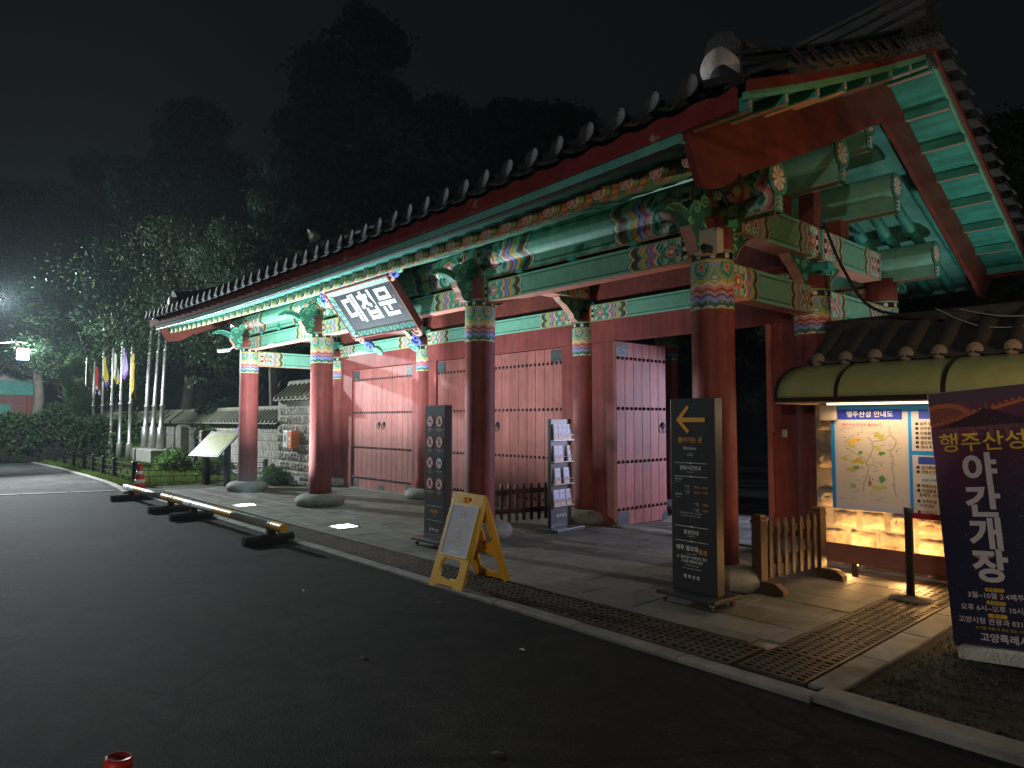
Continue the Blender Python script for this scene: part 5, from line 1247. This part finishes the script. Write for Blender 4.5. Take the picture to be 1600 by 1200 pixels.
# hanging lantern in front of that house
M['lampwhite'] = mat('lit_lantern_glass', emit=((1, .99, .97), 60))
ln_ = thing('street_lantern', 'lit white box lantern hanging from a curved arm at the left edge', 'street lamp', (-39.5, 2.15, 0))
B().lathe([(.09, 0), (.07, 1.0), (.055, 5.1)], n=12).build('post', M['galv'], ln_, smooth=True)
B().tube([(0, 0, 4.85)]+[(0, 2.25*t, 4.85+.35*math.sin(t*PI*.55)+.1*t) for t in np.linspace(.1, 1, 12)], .035, 8).build('arm', M['galv'], ln_, smooth=True)
lt = B().box(-.2, .2, 1.93, 2.37, 4.50, 4.90).build('lantern_glass', M['lampwhite'], ln_); B().box(-.23, .23, 1.90, 2.40, 4.902, 4.99).build('red_fringe', M['conered'], lt); B().box(-.21, .21, 1.92, 2.38, 4.44, 4.498).build('blue_fringe', M['bluep'], lt)  # coloured boxes above and below stand in for the glare's red and blue fringes
pl_ = bpy.data.lights.new('lantern_light', 'POINT'); pl_.energy = 1300; pl_.color = (.85, .95, 1); pl_.shadow_soft_size = .3; po_ = bpy.data.objects.new('lantern_light', pl_); link(po_, ln_); po_.location = (.65, 2.15, 4.5)
# street flood lamp just outside the left of the picture: the main light on the gate
SLP = (-27, 2.2, 5.5)
sl = thing('flood_lamp', 'tall road flood lamp just outside the left edge', 'street lamp', (SLP[0], SLP[1]-.8, 0))
B().lathe([(.10, 0), (.09, 1.0), (.06, 5.7)], n=14).build('pole', M['galv'], sl, smooth=True); B().box(-.2, .2, -.05, .8, 5.58, 5.70).build('head', M['galv'], sl)
spot('flood_light', SLP, (-12.0, 5.9, 1.2), 10500, (.90, .98, 1.0), 105, .55, .16)
spot('road_light', (SLP[0], SLP[1], SLP[2]-.05), (SLP[0]-5, SLP[1]+3.2, .8), 3000, (.80, .95, 1.0), 150, .7, .16)
# fill lamp added behind the viewer, unseen, for ambient light
bl = thing('fill_lamp', 'added fill lamp on a low pole behind the viewer, out of view', 'street lamp', (3.5, -9.0, 0)); B().lathe([(.08, 0), (.05, 3.3)], n=12).build('pole', M['galv'], bl, smooth=True); B().lathe([(.05, 3.3), (.16, 3.4), (.14, 3.5)], n=14).build('head', M['galv'], bl)
spot('fill_light', (3.5, -8.8, 3.25), (-4.5, 5.5, 2.0), 1150, (1, .92, .82), 100, .9, .25)
# cool lamp in the yard behind the gate, on the far side of the stone wall
yl = thing('yard_lamp', 'small cool white lamp on a post inside the yard', 'lamp', (-3.75, 12.6, 0)); B().lathe([(.05, 0), (.04, 3.0)], n=10).build('post', M['galv'], yl, smooth=True); B().box(-.14, .14, -.10, .14, 1.9, 2.1).build('head', M['galv'], yl)
spot('yard_light', (-3.9, 12.46, 1.95), (-6.3, 8.0, .65), 950, (.70, .72, 1.0), 58, .5, .08)
# warm flood on the ground behind the banner, aimed up at the gable
wf = thing('gable_floodlight', 'warm floodlight on a short post right of the banner', 'floodlight', (1.0, 5.75, .012)); B().box(-.12, .12, -.12, .12, 2.2, 2.42).build('housing', M['black'], wf); B().lathe([(.04, 0), (.03, 2.2)], n=10).build('post', M['black'], wf)
spot('gable_light', (.8, 5.85, 2.32), (-3.0, 6.9, 3.7), 130, (1, .62, .30), 100, .7, .06)

ul = thing('yard_uplight', 'low neutral uplight on the ground behind the right stone wall', 'floodlight', (-.9, 9.8, 0)); B().box(-.12, .12, -.08, .08, .05, .22).build('housing', M['black'], ul); B().box(-.02, .02, -.06, .06, 0, .05).build('bracket', M['black'], ul)
spot('verge_light', (-.95, 9.8, .30), (-2.6, 9.2, 4.6), 260, (.92, 1, .95), 75, .6, .05)
# fittings on the gate
fc = thing('floodlight_box', 'beige light box with a small black camera under the nearest bracket', 'light fitting', (-3.62, 5.70, 3.16)); B().box(-.10, .16, -.05, .06, .02, .25).build('housing', M['beige'], fc, bev=.01); B().tube([(.08, -.16, .05), (.08, -.02, .05)], .035, 12).build('camera', M['black'], fc)
cc = thing('security_camera', 'small pale security camera on the first column bracket', 'camera', (-15.85, 5.55, 3.18)); B().tube([(0, -.25, -.03), (0, 0, .02)], .045, 12).build('barrel', M['aedwh'], cc); B().tube([(0, 0, .02), (.04, .12, .12)], .018, 8).build('mount', M['aedwh'], cc)
cr_ = thing('card_reader', 'small silver box on the right door jamb', 'box', (-4.03, 8.015, 1.40)); B().box(-.03, .03, -.03, .0, 0, .09).build('housing', M['steel'], cr_, bev=.004)
for k, (pts, lab) in enumerate((([(-3.5, 8.0, 3.9), (-3.25, 7.9, 3.3), (-2.9, 7.8, 2.8), (-2.2, 7.7, 2.62)], 'dark cable bundle hanging from the gable beams'), ([(-2.35, 7.9, 2.75), (-1.9, 7.7, 2.50), (-1.4, 7.6, 2.47), (-.8, 7.6, 2.62), (-.3, 7.6, 2.85)], 'thin pale cable sagging above the wall coping'), ([(-2.15, 7.9, 2.72), (-1.7, 7.75, 2.58), (-1.2, 7.7, 2.58), (-.6, 7.7, 2.75)], 'second thin pale cable above the wall coping'))):
    P = [Vector(p) for p in pts]; path = []
    for i in range(len(P)-1):
        p0 = P[max(i-1, 0)]; p1 = P[i]; p2 = P[i+1]; p3 = P[min(i+2, len(P)-1)]
        for t in np.linspace(0, 1, 8, endpoint=False): path.append(.5*((2*p1)+(p2-p0)*t+(2*p0-5*p1+4*p2-p3)*t*t+(3*p1-p0-3*p2+p3)*t**3))
    path.append(P[-1]); o = B().tube(path, .016 if k == 0 else .006, 6).build('cable', M['rubber'] if k == 0 else M['cable'], smooth=True); tag(o, lab, 'cable')

# =================================================================== vegetation
def leaves(centers, size, cols, seed, flat_=0.5, asp=.5):
    r = np.random.default_rng(seed); n = len(centers)
    d = r.normal(size=(n, 3)); d[:, 2] -= .35; d /= np.linalg.norm(d, axis=1)[:, None]
    nrm = r.normal(size=(n, 3)); nrm[:, 2] += flat_*2; s = np.cross(d, nrm); s /= np.linalg.norm(s, axis=1)[:, None]+1e-9
    L = size*r.uniform(.6, 1.4, n)[:, None]; w_ = L*asp
    V = np.stack([centers-d*L/2, centers+s*w_/2, centers+d*L/2, centers-s*w_/2], 1).reshape(-1, 3)
    Fq = np.arange(4*n).reshape(n, 4); c = np.array(cols)[r.integers(0, len(cols), n)]*r.uniform(.65, 1.3, n)[:, None]
    return arr_mesh(V, Fq, np.repeat(c, 4, 0))
def crown_points(n, R, Hc, z0, seed, nblob=26, lean=(0, 0)):
    r = np.random.default_rng(seed); P = []
    bl = []
    for k in range(nblob):
        t = r.uniform(0, 1); a = r.uniform(0, 2*PI); prof = math.sin(PI*min(1, .18+.82*t)**.8)**.7 if t < .98 else .2
        rr = R*prof*math.sqrt(r.uniform(.15, 1)); bl.append((rr*math.cos(a), rr*math.sin(a), z0+Hc*t, R*r.uniform(.13, .34)))
    wts = np.array([b_[3]**2 for b_ in bl]); wts /= wts.sum(); idx = r.choice(nblob, n, p=wts)
    bl = np.array(bl); d = r.normal(size=(n, 3)); d /= np.linalg.norm(d, axis=1)[:, None]; q = r.uniform(.3, 1, n)[:, None]**.5*np.where(r.uniform(0, 1, n) < .12, r.uniform(1, 1.5, n), 1)[:, None]
    return bl[idx, :3]+d*q*bl[idx, 3:4]*np.array([1, 1, .62])
LEAFC = [(.036, .070, .026), (.044, .080, .031), (.030, .060, .024), (.052, .086, .034), (.045, .066, .027)]
PINEC = [(.030, .065, .035), (.040, .075, .040), (.028, .055, .030)]
def trunk_mesh(H, r0, seed, spread, nb=7, start=.35):
    r = random.Random(seed); b = B(); pts = [(0, 0, -.2)]; x = y = 0
    for k in range(1, 9): x += r.uniform(-.12, .12)*H/8; y += r.uniform(-.12, .12)*H/8; pts.append((x, y, H*k/8))
    b.tube(pts, [r0*(1-.82*k/8) for k in range(9)], 9)
    for k in range(nb):
        t = start+(1-start)*.9*k/nb; i = int(t*8); p = Vector(pts[i]); a = r.uniform(0, 6.28); L = spread*r.uniform(.6, 1.0)*(1-.4*t)
        q = [p+Vector((math.cos(a)*L*s, math.sin(a)*L*s, L*(.55*s+.12*math.sin(3*s)))) for s in (0, .3, .6, 1)]; b.tube(q, [r0*.38*(1-t*.5), r0*.28*(1-t*.5), r0*.17, .012], 6)
        for j in range(2): a2 = a+r.uniform(-1, 1); e = q[2]; b.tube([e, e+Vector((math.cos(a2), math.sin(a2), .5))*L*.3, e+Vector((math.cos(a2), math.sin(a2), .75))*L*.55], [r0*.13, r0*.08, .008], 5)
    return b.mesh('trunk')
TR = {}
def tree_kind(key, H, R, z0, n, size, cols, seed, nblob=26, r0=.22, asp=.5):
    TR[key] = (leaves(crown_points(n, R, H-z0, z0, seed, nblob), size, cols, seed, asp=asp), trunk_mesh(H*.9, r0, seed, R*.85), H)
tree_kind('broad', 9, 3.6, 2.6, 46000, .125, LEAFC, 11, 62)
tree_kind('spread', 7.5, 4.6, 3.0, 80000, .085, LEAFC, 12, 110, .2, .34)
tree_kind('tall', 14, 3.8, 3.0, 40000, .22, PINEC+LEAFC[:2], 13, 80, .3)
tree_kind('pine', 11, 3.0, 4.0, 36000, .18, PINEC, 14, 50, .26, .25)
tree_kind('small', 4.2, 2.0, .8, 20000, .105, LEAFC, 15, 24, .10)
def ppos(px, dist):
    d = _F*1076+_r*(px-800); d.z = 0; d.normalize(); return d*dist
def tree(kind, px, dist, h, label, rz=0, sc=1.0):
    cr, tm, H = TR[kind]; p = ppos(px, dist); s = h/H
    gz = max(0, ((p.y-24)/50))**1.2*16*.8-.3 if p.y > 24 else 0
    t = thing('tree', label, 'tree', (p.x, p.y, gz), rz, 'trees around the gate'); t.scale = (s*sc, s*sc, s)
    put('trunk', tm, M['bark'], t, smooth=True); put('crown', cr, M['leaf'], t)
tree('broad', -20, 46, 14, 'large lit green tree rising behind the house at the left edge', .4, 1.1)
tree('pine', 62, 43, 12, 'feathery pine lit green above the lantern', 1.1, 1.1)
tree('broad', 150, 47, 16.5, 'tall dim broadleaf tree behind the flagpoles', 2.0, .9)
tree('small', 115, 37, 4.4, 'young leafy sapling standing at the end of the hedge', .3, .55)
tree('broad', 185, 42, 9, 'mid-height lit tree behind the yellow flags', 2.9, .8)
tree('tall', 292, 40, 18.5, 'dark tall tree left of the highest crown', .2, .9)
tree('spread', 395, 27, 9.8, 'spreading tree with bare lower twigs above the left half of the roof', 1.9, .95)
tree('small', 405, 26, 5.0, 'dense shrub-like tree behind the low wall beside the first column', 2.2, 1.0)
tree('tall', 560, 42, 26.5, 'tallest dark tree in the middle of the skyline', 1.2, .85)
tree('broad', 455, 44, 17, 'dark rounded tree between the skyline peaks', 3.3, 1.0)
tree('broad', 700, 42, 20.5, 'dark broad tree right of the tallest crown', 4.0, .95)
tree('tall', 800, 46, 22.5, 'dark tall tree above the middle of the roof', 2.5, 1.0)
tree('broad', 885, 42, 19.5, 'dark rounded tree at the right end of the dark grove', .9, 1.0)
tree('broad', 1000, 48, 17, 'dark low crown showing just above the eave tiles', 5.0, 1.0)
tree('pine', 430, 21, 9.0, 'bare-trunked pine behind the tall left wall', .9, .8)
tree('broad', 1610, 30, 11.5, 'black tree crown beside the right gable', 2.2, 1.0)
tree('broad', 1300, 26, 7, 'dark tree far inside the yard seen through the open gate', 2.7, 1.2)
tree('broad', 1085, 30, 8, 'second dark tree far inside the yard beyond the open door leaf', 4.7, 1.3)
tree('small', 1440, 11.5, 2.75, 'small leafy shrub showing above the wall under the gable', 1.0, .5)
# hedge
r = np.random.default_rng(30); n = 52000
hx = r.uniform(-34.5, -31.9, n); hy = r.uniform(-9, 7.6, n); top = 1.75+.22*np.sin(hy*1.7)+.18*np.sin(hy*4.1+1)+.15*np.sin(hx*3+hy); hz = top*r.uniform(0, 1, n)**.45
hx = -33.2+(hx+33.2)*(1-.35*(hz/2)**3)
hd = tag(bpy.data.objects.new('hedge', None), 'thick green hedge along the far edge of the plaza', 'hedge'); link(hd); hd.location = (-33.2, 0, 0)
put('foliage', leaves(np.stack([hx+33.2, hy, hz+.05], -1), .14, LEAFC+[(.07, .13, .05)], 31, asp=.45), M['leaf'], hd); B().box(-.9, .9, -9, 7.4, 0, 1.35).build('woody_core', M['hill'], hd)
# garden plants in front of the low wall
for i, (x, y, h, nl, lab) in enumerate(((-23.6, 6.6, .85, 700, 'bright leafy plant clump beside the stone marker'), (-22.4, 6.3, .75, 600, 'leafy plant clump left of the dark name post'), (-20.4, 6.8, .8, 600, 'leafy clump below the blue wall notice'), (-16.7, 7.0, .55, 350, 'grassy tuft at the foot of the tall left wall'), (-30.5, 7.4, .9, 600, 'leafy clump behind the stone base'), (-36.2, 7.3, 2.6, 1500, 'dark bush behind the leftmost flagpoles'), (-32.5, 7.6, 2.2, 1300, 'dark bush between flagpoles and low wall'))):
    rr = np.random.default_rng(50+i); a = rr.uniform(0, 2*PI, nl); q = np.sqrt(rr.uniform(0, 1, nl)); R = h*.65
    P = np.stack([R*q*np.cos(a), R*q*np.sin(a), h*(1-.5*q)*rr.uniform(.1, 1, nl)], -1)
    t = thing('plant', lab, 'plant', (x, y, .01), 0, 'garden plants'); put('foliage', leaves(P, .20, [(.09, .17, .04), (.07, .14, .035), (.11, .19, .05)], 60+i, asp=.3), M['leaf'], t)
    b = B()
    for k in range(6): an = k*1.05; b.tube([(0, 0, -.01), (R*.3*math.cos(an), R*.3*math.sin(an), h*.5)], [.012, .005], 5)
    b.build('stem', M['bark'], t)
# grass
def grass(name, label, pts, h, cols, seed):
    r = np.random.default_rng(seed); n = len(pts); a = r.uniform(0, 2*PI, n); w_ = .010; hh = h*r.uniform(.5, 1.3, n)
    d = np.stack([np.cos(a), np.sin(a)], -1); tip = r.normal(0, .35, (n, 2))*hh[:, None]
    V = np.zeros((n, 3, 3)); V[:, 0, :2] = pts-d*w_; V[:, 1, :2] = pts+d*w_; V[:, 2, :2] = pts+tip; V[:, :, 2] = .012; V[:, 2, 2] = .012+hh
    c = np.array(cols)[r.integers(0, len(cols), n)]*r.uniform(.7, 1.3, n)[:, None]
    tag(put(name, arr_mesh(V.reshape(-1, 3), np.arange(3*n).reshape(n, 3), np.repeat(c, 3, 0)), M['leaf']), label, 'grass', kind='stuff')
GC = [(.10, .17, .03), (.13, .20, .04), (.09, .13, .03), (.15, .19, .06)]
def pin(n, x0, x1, y0, y1, seed): r = np.random.default_rng(seed); return np.stack([r.uniform(x0, x1, n), r.uniform(y0, y1, n)], -1)
grass('grass', 'short bright grass on the lawn behind the iron fence', pin(30000, -32, -18.2, 4.5, 7.2, 71), .12, GC, 72)
grass('grass', 'weedy grass strip between the fence and the kerb', pin(9000, -31, -18.4, 4.10, 4.45, 73), .11, GC, 74)
grass('grass', 'sparse dark grass on the planting bed below the banner', pin(7000, -1.7, 2.5, 4.15, 7.0, 75), .022, [(.03, .045, .018), (.045, .05, .025), (.06, .05, .03)], 76)

# night air: faint haze that glows round the lamps
hz_ = B().box(-262, 202, -202, 262, -1, 34).build('haze', None); tag(hz_, 'thin night haze in the air', 'haze', kind='stuff')
m = bpy.data.materials.new('night_haze'); m.use_nodes = True; m.node_tree.nodes.remove(m.node_tree.nodes['Principled BSDF']); pv_ = m.node_tree.nodes.new('ShaderNodeVolumePrincipled')
pv_.inputs['Color'].default_value = (.72, .88, 1, 1); pv_.inputs['Density'].default_value = .0007; pv_.inputs['Anisotropy'].default_value = .3
m.node_tree.links.new(pv_.outputs[0], m.node_tree.nodes['Material Output'].inputs['Volume']); hz_.data.materials.append(m)
